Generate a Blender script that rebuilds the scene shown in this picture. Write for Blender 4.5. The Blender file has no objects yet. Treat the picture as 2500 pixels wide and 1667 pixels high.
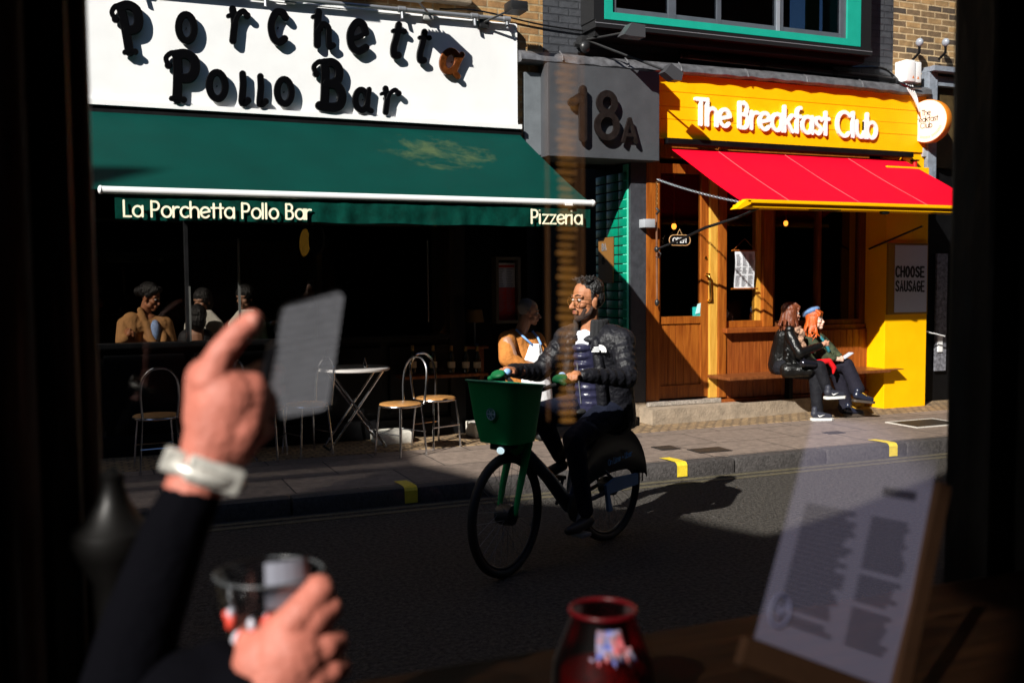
import bpy, bmesh, math, random
from mathutils import Vector, Matrix, Euler
random.seed(7)
PI = math.pi
S = bpy.context.scene
COL = S.collection
# ---------------------------------------------------------------- camera
FPX, CH, YAW, PITCH, ROLL = 2430.0, 1.64, math.radians(23), math.atan(145.5/2430), .007
V = Vector((math.sin(YAW)*math.cos(PITCH), math.cos(YAW)*math.cos(PITCH), -math.sin(PITCH)))
R0 = Vector((math.cos(YAW), -math.sin(YAW), 0)); U0 = R0.cross(V)
R = R0*math.cos(ROLL) - U0*math.sin(ROLL); U = R.cross(V)
cam = bpy.data.cameras.new('camera'); co = bpy.data.objects.new('camera', cam); COL.objects.link(co)
m = Matrix((R, U, -V)).transposed().to_4x4(); m.translation = (0, 0, CH); co.matrix_world = m
cam.sensor_width = 36; cam.lens = FPX/2500*36; cam.clip_start = .02; cam.clip_end = 300
cam.dof.use_dof = True; cam.dof.focus_distance = 6.9; cam.dof.aperture_fstop = 3.8
S.camera = co
# ---------------------------------------------------------------- light
SD = Vector((1.4, 1.0, -1.12))                       # the way the sun light travels
w = bpy.data.worlds.new('World'); S.world = w; w.use_nodes = True
nt = w.node_tree; bg = nt.nodes['Background']; sky = nt.nodes.new('ShaderNodeTexSky')
sky.sky_type = 'NISHITA'; sky.sun_disc = False
sky.ozone_density = 5; sky.dust_density = .3; sky.sun_elevation = math.asin(1.12/SD.length); sky.sun_rotation = math.atan2(-SD.x, -SD.y)
nt.links.new(sky.outputs[0], bg.inputs[0]); bg.inputs[1].default_value = .05
sl = bpy.data.lights.new('sun', 'SUN'); sl.energy = 5; sl.angle = math.radians(.5); sl.color = (1, .95, .88)
so = bpy.data.objects.new('sun', sl); COL.objects.link(so)
so.rotation_euler = SD.to_track_quat('-Z', 'Y').to_euler(); so.location = (-12, -8, 14)
S.view_settings.view_transform = 'Standard'; S.view_settings.look = 'None'
S.view_settings.exposure = .85; S.view_settings.gamma = 1
S.cycles.max_bounces = 6; S.cycles.transparent_max_bounces = 16
S.cycles.sample_clamp_indirect = 4
# ---------------------------------------------------------------- survey of the place: a sight line cut by a wall plane or a level
KD = 2500/2352
def sight(x, y): return V + R*((x*KD-1250)/FPX) - U*((y*KD-833.5)/FPX)
def at(x, y, Y): d = sight(x, y); return Vector((0, 0, CH)) + d*(Y/d.y)
def atz(x, y, z): d = sight(x, y); return Vector((0, 0, CH)) + d*((z-CH)/d.z)
# ---------------------------------------------------------------- materials
MATS = {}
def mat(name, col, rough=.6, metal=0, var=0, vs=6, bump=0, bs=40, spec=.5, emit=0, stretch=None, trans=0, coat=0, bd=.01):
    if name in MATS: return MATS[name]
    m = bpy.data.materials.new(name); m.use_nodes = True; MATS[name] = m
    n = m.node_tree.nodes; L = m.node_tree.links; p = n['Principled BSDF']
    c = tuple(col)+(1,)
    p.inputs['Base Color'].default_value = c; p.inputs['Roughness'].default_value = rough
    p.inputs['Metallic'].default_value = metal; p.inputs['Specular IOR Level'].default_value = spec
    p.inputs['Coat Weight'].default_value = coat; p.inputs['Transmission Weight'].default_value = trans
    tc = n.new('ShaderNodeTexCoord'); mp = n.new('ShaderNodeMapping'); L.new(tc.outputs['Object'], mp.inputs[0])
    if stretch: mp.inputs['Scale'].default_value = stretch
    if var:
        t = n.new('ShaderNodeTexNoise'); t.inputs['Scale'].default_value = vs; t.inputs['Detail'].default_value = 6
        t.inputs['Roughness'].default_value = .65
        L.new(mp.outputs[0], t.inputs[0]); r = n.new('ShaderNodeValToRGB')
        r.color_ramp.elements[0].position = .3; r.color_ramp.elements[1].position = .7
        r.color_ramp.elements[0].color = tuple(x*(1-var) for x in col)+(1,)
        r.color_ramp.elements[1].color = tuple(min(1, x*(1+var)) for x in col)+(1,)
        L.new(t.outputs[0], r.inputs[0]); L.new(r.outputs[0], p.inputs['Base Color'])
        mr = n.new('ShaderNodeMapRange'); mr.inputs[3].default_value = max(.02, rough-.12); mr.inputs[4].default_value = min(1, rough+.15)
        L.new(t.outputs[0], mr.inputs[0]); L.new(mr.outputs[0], p.inputs['Roughness'])
    if bump:
        t2 = n.new('ShaderNodeTexNoise'); t2.inputs['Scale'].default_value = bs; t2.inputs['Detail'].default_value = 5
        L.new(mp.outputs[0], t2.inputs[0]); b = n.new('ShaderNodeBump'); b.inputs['Strength'].default_value = bump
        b.inputs['Distance'].default_value = bd
        L.new(t2.outputs[0], b.inputs['Height']); L.new(b.outputs[0], p.inputs['Normal'])
    if emit:
        p.inputs['Emission Color'].default_value = c; p.inputs['Emission Strength'].default_value = emit
    return m
def brick_mat(name, c1, c2, mortar, plane='xz', bw=.225, rh=.075, ms=.01, bump=.6, stain=.35, rough=.85, offs=.5, squash=1):
    m = bpy.data.materials.new(name); m.use_nodes = True; MATS[name] = m
    n = m.node_tree.nodes; L = m.node_tree.links; p = n['Principled BSDF']; p.inputs['Roughness'].default_value = rough
    tc = n.new('ShaderNodeTexCoord'); sx = n.new('ShaderNodeSeparateXYZ'); cx = n.new('ShaderNodeCombineXYZ')
    L.new(tc.outputs['Object'], sx.inputs[0]); L.new(sx.outputs[0], cx.inputs[0]); L.new(sx.outputs[2 if plane == 'xz' else 1], cx.inputs[1])
    nz = n.new('ShaderNodeTexNoise'); nz.inputs['Scale'].default_value = 9; L.new(cx.outputs[0], nz.inputs[0])
    dm = n.new('ShaderNodeVectorMath'); dm.operation = 'MULTIPLY_ADD'; L.new(nz.outputs[1], dm.inputs[0])
    dm.inputs[1].default_value = (.012, .012, 0); L.new(cx.outputs[0], dm.inputs[2])
    b = n.new('ShaderNodeTexBrick'); L.new(dm.outputs[0], b.inputs[0]); b.inputs['Scale'].default_value = 1
    b.inputs['Brick Width'].default_value = bw; b.inputs['Row Height'].default_value = rh; b.inputs['Mortar Size'].default_value = ms
    b.inputs['Mortar Smooth'].default_value = .3; b.offset = offs
    b.inputs['Color1'].default_value = c1+(1,); b.inputs['Color2'].default_value = c2+(1,); b.inputs['Mortar'].default_value = mortar+(1,)
    t = n.new('ShaderNodeTexNoise'); t.inputs['Scale'].default_value = 14; t.inputs['Detail'].default_value = 8; t.inputs['Roughness'].default_value = .7
    L.new(tc.outputs['Object'], t.inputs[0]); r = n.new('ShaderNodeMapRange'); r.inputs[1].default_value = .3; r.inputs[2].default_value = .7
    r.inputs[3].default_value = 1-stain; r.inputs[4].default_value = 1+stain; L.new(t.outputs[0], r.inputs[0])
    mx = n.new('ShaderNodeVectorMath'); mx.operation = 'SCALE'; L.new(b.outputs[0], mx.inputs[0]); L.new(r.outputs[0], mx.inputs['Scale'])
    L.new(mx.outputs[0], p.inputs['Base Color'])
    bp = n.new('ShaderNodeBump'); bp.inputs['Distance'].default_value = .012; bp.inputs['Strength'].default_value = bump
    ad = n.new('ShaderNodeMath'); ad.operation = 'MULTIPLY_ADD'; L.new(b.outputs[1], ad.inputs[0]); ad.inputs[1].default_value = -1; L.new(t.outputs[0], ad.inputs[2])
    L.new(ad.outputs[0], bp.inputs['Height']); L.new(bp.outputs[0], p.inputs['Normal'])
    return m
def wood_mat(name, c1, c2, rough=.35, vertical=True, sc=1, spec=.4):
    m = bpy.data.materials.new(name); m.use_nodes = True; MATS[name] = m
    n = m.node_tree.nodes; L = m.node_tree.links; p = n['Principled BSDF']; p.inputs['Roughness'].default_value = rough; p.inputs['Specular IOR Level'].default_value = spec
    tc = n.new('ShaderNodeTexCoord'); mp = n.new('ShaderNodeMapping'); L.new(tc.outputs['Object'], mp.inputs[0])
    mp.inputs['Scale'].default_value = (30*sc, 30*sc, 2*sc) if vertical else (2*sc, 30*sc, 30*sc)
    t = n.new('ShaderNodeTexNoise'); t.inputs['Scale'].default_value = 1.5; t.inputs['Detail'].default_value = 7; t.inputs['Distortion'].default_value = .6
    L.new(mp.outputs[0], t.inputs[0]); r = n.new('ShaderNodeValToRGB'); r.color_ramp.elements[0].position = .32; r.color_ramp.elements[1].position = .68
    r.color_ramp.elements[0].color = c1+(1,); r.color_ramp.elements[1].color = c2+(1,); L.new(t.outputs[0], r.inputs[0]); L.new(r.outputs[0], p.inputs['Base Color'])
    b = n.new('ShaderNodeBump'); b.inputs['Strength'].default_value = .25; b.inputs['Distance'].default_value = .004; L.new(t.outputs[0], b.inputs['Height']); L.new(b.outputs[0], p.inputs['Normal'])
    return m
def glass_mat(name, tint=(1, 1, 1), refl=.06, rough=.0):
    m = bpy.data.materials.new(name); m.use_nodes = True; MATS[name] = m
    n = m.node_tree.nodes; L = m.node_tree.links; n.remove(n['Principled BSDF'])
    t = n.new('ShaderNodeBsdfTransparent'); t.inputs[0].default_value = tint+(1,)
    g = n.new('ShaderNodeBsdfGlossy'); g.inputs['Roughness'].default_value = rough
    lw = n.new('ShaderNodeLayerWeight'); lw.inputs[0].default_value = .25
    mr = n.new('ShaderNodeMapRange'); mr.inputs[3].default_value = refl; mr.inputs[4].default_value = .6; L.new(lw.outputs[0], mr.inputs[0])
    x = n.new('ShaderNodeMixShader'); L.new(mr.outputs[0], x.inputs[0]); L.new(t.outputs[0], x.inputs[1]); L.new(g.outputs[0], x.inputs[2])
    L.new(x.outputs[0], n['Material Output'].inputs[0]); return m
def sheer_mat(name, col, keep=1.0, lines=None, rough=.5, metal=0):
    """stand-in for a reflection in glass: passes what is behind it and adds its own reflected light"""
    m = bpy.data.materials.new(name); m.use_nodes = True; MATS[name] = m
    n = m.node_tree.nodes; L = m.node_tree.links; p = n['Principled BSDF']
    p.inputs['Base Color'].default_value = col+(1,); p.inputs['Roughness'].default_value = rough; p.inputs['Specular IOR Level'].default_value = .1; p.inputs['Metallic'].default_value = metal
    t = n.new('ShaderNodeBsdfTransparent'); t.inputs[0].default_value = (keep, keep, keep, 1)
    a = n.new('ShaderNodeAddShader'); L.new(t.outputs[0], a.inputs[0]); L.new(p.outputs[0], a.inputs[1]); L.new(a.outputs[0], n['Material Output'].inputs[0])
    if lines:
        tc = n.new('ShaderNodeTexCoord'); mp = n.new('ShaderNodeMapping'); L.new(tc.outputs['Object'], mp.inputs[0]); mp.inputs['Rotation'].default_value = (0, lines[1], 0)
        wv = n.new('ShaderNodeTexWave'); wv.bands_direction = 'Z'; wv.inputs['Scale'].default_value = lines[0]; wv.inputs['Distortion'].default_value = 1.5; wv.inputs['Detail Scale'].default_value = 4
        L.new(mp.outputs[0], wv.inputs[0]); r = n.new('ShaderNodeValToRGB'); r.color_ramp.elements[0].color = tuple(x*lines[2] for x in col)+(1,); r.color_ramp.elements[1].color = col+(1,)
        L.new(wv.outputs[0], r.inputs[0]); L.new(r.outputs[0], p.inputs['Base Color'])
    return m
# ---------------------------------------------------------------- mesh builder
class MB:
    def __init__(s): s.v = []; s.f = []
    def add(s, vs, fs):
        b = len(s.v); s.v += [tuple(x) for x in vs]; s.f += [tuple(i+b for i in f) for f in fs]; return s
    def box(s, a, b, bev=0):
        x0, x1 = sorted((a[0], b[0])); y0, y1 = sorted((a[1], b[1])); z0, z1 = sorted((a[2], b[2]))
        if bev:
            e = min(bev, (x1-x0)*.45, (y1-y0)*.45, (z1-z0)*.45); vs = []; idx = {}
            bmx = bmesh.new(); bmesh.ops.create_cube(bmx, size=1)
            for q in bmx.verts: q.co = Vector(((x0+x1)/2+q.co.x*(x1-x0), (y0+y1)/2+q.co.y*(y1-y0), (z0+z1)/2+q.co.z*(z1-z0)))
            bmesh.ops.bevel(bmx, geom=bmx.edges[:], offset=e, segments=2, affect='EDGES', profile=.6)
            bmx.verts.index_update(); s.add([q.co[:] for q in bmx.verts], [[q.index for q in f.verts] for f in bmx.faces]); bmx.free(); return s
        return s.add([(x0, y0, z0), (x1, y0, z0), (x1, y1, z0), (x0, y1, z0), (x0, y0, z1), (x1, y0, z1), (x1, y1, z1), (x0, y1, z1)],
                     [(0, 3, 2, 1), (4, 5, 6, 7), (0, 1, 5, 4), (1, 2, 6, 5), (2, 3, 7, 6), (3, 0, 4, 7)])
    def obox(s, c, ax, ay, az):      # oriented box, half axes
        c = Vector(c); ax = Vector(ax); ay = Vector(ay); az = Vector(az)
        return s.add([c-ax-ay-az, c+ax-ay-az, c+ax+ay-az, c-ax+ay-az, c-ax-ay+az, c+ax-ay+az, c+ax+ay+az, c-ax+ay+az],
                     [(0, 3, 2, 1), (4, 5, 6, 7), (0, 1, 5, 4), (1, 2, 6, 5), (2, 3, 7, 6), (3, 0, 4, 7)])
    def tube(s, pts, r, n=8, closed=False, flat=None):
        pts = [Vector(p) for p in pts]; N = len(pts); rs = r if isinstance(r, (list, tuple)) else [r]*N
        rings = []; prev = None
        for i, p in enumerate(pts):
            if closed: t = pts[(i+1) % N]-pts[i-1]
            else: t = pts[min(i+1, N-1)]-pts[max(i-1, 0)]
            t.normalize()
            if prev is None:
                a = Vector((0, 0, 1)) if abs(t.z) < .9 else Vector((1, 0, 0)); u = t.cross(a).normalized()
            else:
                u = (prev - t*prev.dot(t)).normalized()
            prev = u; w2 = t.cross(u)
            rings.append([p + (u*math.cos(2*PI*k/n) + w2*math.sin(2*PI*k/n))*rs[i] for k in range(n)])
        vs = [q for g in rings for q in g]; fs = []
        for i in range(N if closed else N-1):
            j = (i+1) % N
            for k in range(n): fs.append((i*n+k, i*n+(k+1) % n, j*n+(k+1) % n, j*n+k))
        if not closed: fs.append(tuple(range(n-1, -1, -1))); fs.append(tuple((N-1)*n+k for k in range(n)))
        return s.add(vs, fs)
    def lathe(s, prof, c, axis=(0, 0, 1), n=24, cap=True):
        c = Vector(c); a = Vector(axis).normalized(); q = Vector((0, 0, 1)).rotation_difference(a); vs = []; fs = []
        for r, z in prof:
            for k in range(n): vs.append(c + q @ Vector((r*math.cos(2*PI*k/n), r*math.sin(2*PI*k/n), z)))
        for i in range(len(prof)-1):
            for k in range(n): fs.append((i*n+k, i*n+(k+1) % n, (i+1)*n+(k+1) % n, (i+1)*n+k))
        if cap: fs.append(tuple(range(n-1, -1, -1))); fs.append(tuple((len(prof)-1)*n+k for k in range(n)))
        return s.add(vs, fs)
    def ell(s, c, r, rot=None, n=12):
        c = Vector(c); r = (r, r, r) if isinstance(r, (int, float)) else r; vs = []; fs = []; M = n//2+1
        Rm = rot if rot is not None else Matrix.Identity(3)
        for i in range(1, M):
            th = PI*i/M
            for k in range(n): vs.append(c + Rm @ Vector((r[0]*math.sin(th)*math.cos(2*PI*k/n), r[1]*math.sin(th)*math.sin(2*PI*k/n), r[2]*math.cos(th))))
        T = len(vs); vs += [c + Rm @ Vector((0, 0, r[2])), c - Rm @ Vector((0, 0, r[2]))]
        for i in range(M-2):
            for k in range(n): fs.append((i*n+k, (i+1)*n+k, (i+1)*n+(k+1) % n, i*n+(k+1) % n))
        for k in range(n): fs.append((T, k, (k+1) % n)); fs.append((T+1, (M-2)*n+(k+1) % n, (M-2)*n+k))
        return s.add(vs, fs)
    def cap(s, a, ra, b, rb, n=12):  # tapered capsule
        a = Vector(a); b = Vector(b)
        s.ell(a, ra, n=n); s.ell(b, rb, n=n)
        if (b-a).length > 1e-4: s.tube([a, b], [ra, rb], n=n)
        return s
    def limb(s, pts, rs, n=12):
        for i in range(len(pts)-1): s.cap(pts[i], rs[i], pts[i+1], rs[i+1], n)
        return s
    def prism(s, poly, o, ux, uz, d0, d1):   # polygon in plane (ux,uz) extruded along normal n from d0 to d1
        o = Vector(o); ux = Vector(ux); uz = Vector(uz); nn = ux.cross(uz).normalized(); N = len(poly)
        vs = [o+ux*a+uz*b+nn*d0 for a, b in poly]+[o+ux*a+uz*b+nn*d1 for a, b in poly]
        fs = [tuple(range(N-1, -1, -1)), tuple(range(N, 2*N))]+[(i, (i+1) % N, N+(i+1) % N, N+i) for i in range(N)]
        return s.add(vs, fs)
    def build(s, name, m, parent=None, smooth=False, loc=None, voxel=0, sm=0):
        me = bpy.data.meshes.new(name); me.from_pydata(s.v, [], s.f); me.update()
        o = bpy.data.objects.new(name, me); COL.objects.link(o)
        if m: me.materials.append(m)
        if voxel:
            bmx = bmesh.new(); bmx.from_mesh(me); bmesh.ops.recalc_face_normals(bmx, faces=bmx.faces); bmx.to_mesh(me); bmx.free()
            md = o.modifiers.new('r', 'REMESH'); md.mode = 'VOXEL'; md.voxel_size = voxel; md.use_smooth_shade = True
            if sm:
                k = o.modifiers.new('s', 'SMOOTH'); k.factor = .6; k.iterations = sm
        elif smooth:
            me.shade_smooth()
            if smooth != 2:
                try: me.set_sharp_from_angle(angle=math.radians(40))
                except Exception: pass
        if parent is not None:
            o.parent = parent
            if not parent.get('local'): o.matrix_parent_inverse = parent.matrix_basis.inverted()
            if parent.parent is not None and not parent.get('local'): pass
        return o
def pieces(mbs, name, m, parent, **k):
    return [q.build(name, m, parent, **k) for q in mbs]
def tag(o, label=None, cat=None, group=None, kind=None):
    if label: o['label'] = label
    if cat: o['category'] = cat
    if group: o['group'] = group
    if kind: o['kind'] = kind
    return o
def thing(name, label, cat, loc=(0, 0, 0), rot=0, group=None, local=False):
    o = bpy.data.objects.new(name, None); COL.objects.link(o); o.location = loc; o.rotation_euler = (0, 0, rot); o.empty_display_size = .1
    o.matrix_basis = Matrix.Translation(loc) @ Matrix.Rotation(rot, 4, 'Z')
    if local: o['local'] = 1
    return tag(o, label, cat, group)
def sub(parent, o): return o
def copy_tree(o, loc, rot, label, local_root=True):
    r = o.copy(); COL.objects.link(r); r.matrix_basis = Matrix.Translation(loc) @ Matrix.Rotation(rot, 4, 'Z')
    if label: r['label'] = label
    for c in list(o.children):
        d = c.copy(); COL.objects.link(d); d.parent = r
    return r
def bez(a, b, c, n=10):
    a, b, c = Vector(a), Vector(b), Vector(c); return [a*(1-t)**2+b*2*t*(1-t)+c*t*t for t in [i/n for i in range(n+1)]]
def spl(pts, n=6, closed=False):
    P = [Vector(p) for p in pts]; N = len(P); out = []
    rng = range(N) if closed else range(N-1)
    for i in rng:
        p1, p2 = P[i], P[(i+1) % N]; p0 = P[i-1] if (closed or i > 0) else p1*2-p2; p3 = P[(i+2) % N] if (closed or i+2 < N) else p2*2-p1
        for k in range(n):
            t = k/n; out.append(.5*((2*p1)+(p2-p0)*t+(2*p0-5*p1+4*p2-p3)*t*t+(3*p1-p0-3*p2+p3)*t**3))
    if not closed: out.append(P[-1])
    return out
# ---------------------------------------------------------------- lettering out of strokes
def A(cx, cy, rx, ry, a0, a1, n=None):
    n = n or max(4, int(abs(a1-a0)/18)); return [(cx+rx*math.cos(math.radians(a0+(a1-a0)*i/n)), cy+ry*math.sin(math.radians(a0+(a1-a0)*i/n))) for i in range(n+1)]
X = .25
GL = {
 'a': (.56, [A(X, X, X, X, 0, 360), [(.5, .5), (.5, 0)]]), 'o': (.56, [A(X, X, X, X, 0, 360)]), 'b': (.56, [[(0, .75), (0, 0)], A(X, X, X, X, 0, 360)]),
 'c': (.48, [A(X, X, X, X, 50, 310)]), 'e': (.54, [[(.02, .22), (.46, .3)], A(X, X, X, X, 12, 320)]), 'h': (.5, [[(0, .75), (0, 0)], A(.22, .28, .22, .22, 180, 0)+[(.44, 0)]]),
 'i': (.16, [[(0, .5), (0, 0)], [(0, .7), (0, .71)]]), 'l': (.14, [[(0, .75), (0, 0)]]), 'r': (.34, [[(0, .5), (0, 0)], A(.22, .27, .22, .22, 180, 70)]),
 'k': (.46, [[(0, .75), (0, 0)], [(.38, .5), (.02, .22)], [(.13, .3), (.4, 0)]]), 'f': (.32, [A(.26, .6, .15, .15, 80, 180)+[(.11, 0)], [(0, .48), (.28, .48)]]),
 's': (.38, [spl([(.34, .43, 0), (.2, .5, 0), (.06, .42, 0), (.1, .3, 0), (.25, .22, 0), (.34, .12, 0), (.2, 0, 0), (.02, .06, 0)], 4)]),
 't': (.32, [[(.13, .68), (.13, 0)], [(0, .48), (.28, .48)]]), 'u': (.5, [[(0, .5)]+A(.22, .22, .22, .22, 180, 360)+[(.44, .5)], [(.44, .5), (.44, 0)]]),
 'z': (.44, [[(0, .48), (.36, .48), (0, 0), (.38, 0)]]), 'n': (.5, [[(0, .5), (0, 0)], A(.22, .28, .22, .22, 180, 0)+[(.44, 0)]]), 'm': (.72, [[(0, .5), (0, 0)], A(.17, .32, .17, .18, 180, 0)+[(.34, 0)], A(.51, .32, .17, .18, 180, 0)+[(.68, 0)]]),
 'L': (.42, [[(0, .75), (0, 0), (.36, 0)]]), 'P': (.5, [[(0, .75), (0, 0)], [(0, .73), (.18, .73)]+A(.2, .53, .2, .2, 90, -90)+[(0, .33)]]),
 'B': (.5, [[(0, .75), (0, 0)], [(0, .74), (.18, .74)]+A(.18, .57, .17, .17, 90, -90)+[(0, .4)], [(.1, .4)]+A(.2, .2, .2, .2, 90, -90)+[(0, 0)]]),
 'C': (.76, [A(.36, .37, .36, .38, 45, 315)]), 'T': (.46, [[(0, .74), (.44, .74)], [(.22, .74), (.22, 0)]]), 'O': (.62, [A(.27, .37, .27, .37, 0, 360)]),
 'E': (.44, [[(.34, .74), (0, .74), (0, 0), (.36, 0)], [(0, .38), (.3, .38)]]), 'N': (.52, [[(0, 0), (0, .74), (.4, 0), (.4, .74)]]), 'H': (.5, [[(0, 0), (0, .74)], [(.4, 0), (.4, .74)], [(0, .38), (.4, .38)]]),
 'S': (.48, [spl([(.38, .62, 0), (.22, .74, 0), (.03, .62, 0), (.08, .45, 0), (.3, .32, 0), (.38, .14, 0), (.2, 0, 0), (0, .12, 0)], 4)]),
 'A': (.56, [[(0, 0), (.24, .74), (.48, 0)], [(.1, .26), (.38, .26)]]), 'U': (.52, [[(0, .74), (0, .2)]+A(.2, .2, .2, .2, 180, 360)+[(.4, .74)]]),
 'G': (.56, [A(.27, .37, .27, .37, 45, 345)+[(.53, .36), (.3, .36)]]), 'U': (.52, [[(0, .74), (0, .2)]+A(.2, .2, .2, .2, 180, 360)+[(.4, .74)]]),
 '+': (.4, [[(.05, .3), (.3, .3)], [(.17, .17), (.17, .43)]]), ' ': (.3, []), 'R': (.52, [[(0, .75), (0, 0)], [(0, .73), (.18, .73)]+A(.2, .54, .2, .19, 90, -90)+[(0, .35)], [(.18, .35), (.42, 0)]]),
}
FAT = {   # plump curly sign letters in a unit box: (points, width, ball ends)
 'P': [([(.36, .05), (.38, .5), (.36, .93)], .19, 0), ([(.34, .93), (.62, .96), (.86, .86), (.88, .66), (.74, .5), (.42, .46)], .2, 0), ([(.36, .96), (.18, .95), (.03, .84), (.1, .7)], .1, .075), ([(.2, .05), (.37, .08), (.56, .05)], .11, .065)],
 'o': [('ring', .5, .5, .36, .4, .24)],
 'r': [([(.28, .95), (.36, .6), (.33, .3), (.3, .08)], .2, 0), ([(.1, .74), (.26, .8)], .12, .06), ([(.36, .55), (.5, .8), (.72, .93), (.88, .82)], .15, .1)],
 'c': [([(.86, .8), (.66, .93), (.34, .88), (.13, .55), (.24, .2), (.52, .08), (.82, .2)], .22, .1)],
 'h': [([(.3, .95), (.26, .6), (.26, .08)], .2, 0), ([(.06, .8), (.3, .85)], .12, .06), ([(.28, .45), (.5, .64), (.74, .56), (.76, .28), (.8, .08), (.96, .12)], .17, .06)],
 'e': [([(.16, .42), (.5, .5), (.84, .66)], .15, 0), ([(.84, .66), (.7, .9), (.4, .92), (.14, .6), (.2, .22), (.5, .08), (.86, .22)], .22, .09)],
 't': [([(.48, .97), (.42, .6), (.34, .3), (.4, .08), (.62, .1)], .22, .08), ([(.22, .76), (.48, .8), (.8, .82)], .14, .085)],
 'a': [('ring', .4, .46, .29, .36, .23), ([(.76, .86), (.7, .5), (.7, .2), (.88, .1)], .18, .07)],
 'l': [([(.38, .96), (.42, .6), (.34, .12), (.5, .06), (.8, .16)], .26, .11)],
 'B': [([(.36, .06), (.38, .5), (.36, .93)], .18, 0), ([(.34, .94), (.62, .96), (.8, .84), (.78, .64), (.6, .54), (.42, .52)], .18, 0), ([(.44, .53), (.74, .5), (.9, .34), (.84, .12), (.6, .05), (.22, .06)], .19, .06), ([(.36, .96), (.18, .95), (.03, .84), (.1, .7)], .1, .075)],
}
def stroke(mb, pts, wid, o, ux, uz, d, lift, cham=0, balls=0):
    """sweep a flat-faced stroke of width wid; face stands d proud of the plane"""
    nn = ux.cross(uz).normalized(); pts = [Vector((p[0], p[1])) for p in pts]
    cl = len(pts) > 3 and (pts[0]-pts[-1]).length < 1e-6
    if cl: pts = pts[:-1]
    N = len(pts); h = wid/2; D = d+lift
    prof = [(-h, 0), (-h, D-cham), (-h+cham, D), (h-cham, D), (h, D-cham), (h, 0)] if cham else [(-h, 0), (-h, D), (h, D), (h, 0)]
    K = len(prof); vs = []; fs = []; corners = []
    def W(p, z): return o+ux*p.x+uz*p.y+nn*z
    for i, p in enumerate(pts):
        a = pts[i-1] if (cl or i > 0) else None; b = pts[(i+1) % N] if (cl or i < N-1) else None
        t1 = (p-a).normalized() if a is not None else None; t2 = (b-p).normalized() if b is not None else None
        t = (t1+t2) if (t1 is not None and t2 is not None) else (t1 if t2 is None else t2)
        if t.length < 1e-5: t = t1
        t.normalize(); k = 1
        if t1 is not None and t2 is not None:
            k = min(1.35, 1/max(.3, t.dot(t1)))
            if t.dot(t1) < .93: corners.append(p)
        q = Vector((-t.y, t.x))
        vs += [W(p+q*a2*k, z) for a2, z in prof]
    for i in range(N if cl else N-1):
        j = (i+1) % N
        for k2 in range(K-1): fs.append((i*K+k2, j*K+k2, j*K+k2+1, i*K+k2+1))
    mb.add(vs, fs)
    def puck(p, r, z):
        pr = [(r, 0), (r, z-cham), (r-cham, z), (.0001, z)] if cham else [(r, 0), (r, z), (.0001, z)]
        n = 14; v2 = []; f2 = []
        for rr, zz in pr:
            for k3 in range(n): v2.append(W(p+Vector((math.cos(2*PI*k3/n), math.sin(2*PI*k3/n)))*rr, zz))
        for i3 in range(len(pr)-1):
            for k3 in range(n): f2.append((i3*n+k3, i3*n+(k3+1) % n, (i3+1)*n+(k3+1) % n, (i3+1)*n+k3))
        mb.add(v2, f2)
    if not cl:
        for p in (pts[0], pts[-1]): puck(p, h*.999, D+.0003)
        if balls:
            puck(pts[-1], balls, D+.0006)
            if len(pts) and balls == .0: pass
    for p in corners: puck(p, h*.999, D+.0002)
def write(txt, x0, width, height, o, ux, uz, wid, d, m, parent, name='lettering', each=False, cham=0, fontw=1, slant=0):
    """lay a line of text from o along ux, fitted to `width`; height = cap height"""
    tot = sum(GL[c][0]+.06 for c in txt)-.06; sc = height/.75; kx = width/(tot) if width else sc
    x = x0; n = 0; mb = MB(); out = []
    for c in txt:
        adv, st = GL[c]
        for s_ in st:
            stroke(mb, [(x+(p[0]+slant*p[1])*kx, p[1]*sc) for p in s_], wid, Vector(o), Vector(ux), Vector(uz), d, (n % 7)*.0002, cham); n += 1
        x += (adv+.06)*kx
        if each and st:
            out.append(mb.build(name, m, parent)); mb = MB()
    if not each: out.append(mb.build(name, m, parent))
    return out
UX, UZ = Vector((1, 0, 0)), Vector((0, 0, 1))
# ================================================================ MATERIALS
m_white = mat('white_paint', (.8, .8, .8), .35, var=.05, vs=3)
m_black = mat('gloss_black', (.008, .008, .008), .12, coat=.6)
m_dark = mat('dark_joinery', (.003, .003, .0035), .5, var=.3, spec=.2)
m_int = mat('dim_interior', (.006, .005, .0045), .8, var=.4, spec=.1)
m_brick = brick_mat('stock_brick', (.36, .2, .07), (.2, .1, .04), (.3, .22, .12))
m_brick2 = brick_mat('weathered_brick', (.45, .27, .11), (.06, .045, .035), (.5, .36, .2), bump=.9)
m_grey = brick_mat('grey_painted_brick', (.055, .058, .066), (.045, .047, .055), (.03, .032, .038), stain=.25, bump=.8, rough=.5)
m_lead = mat('lead_flashing', (.12, .12, .13), .45, metal=.3, var=.5, vs=12, bump=.5, bs=14)
m_panel = mat('grey_render', (.052, .055, .062), .6, var=.12, vs=5, bump=.15, bs=80)
m_pil = mat('pale_grey_render', (.13, .145, .16), .6, var=.12, vs=9, bump=.2, bs=60)
m_yel = mat('yellow_paint', (.97, .47, .001), .5, spec=.15, var=.06, vs=5, bump=.08, bs=20)
m_orange = wood_mat('varnished_oak', (.2, .045, .005), (.37, .11, .013), .4)
m_orange2 = wood_mat('light_varnished_oak', (.5, .24, .03), (.72, .4, .07), .35)
m_redwood = wood_mat('varnished_mahogany', (.1, .028, .008), (.22, .07, .02), .35)
m_green = mat('green_awning_cloth', (.0005, .036, .029), .85, spec=.06, var=.12, vs=3, bump=.15, bs=300)
m_red = mat('red_awning_cloth', (.85, .002, .02), .8, spec=.05, var=.06, vs=3, bump=.1, bs=300)
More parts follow.
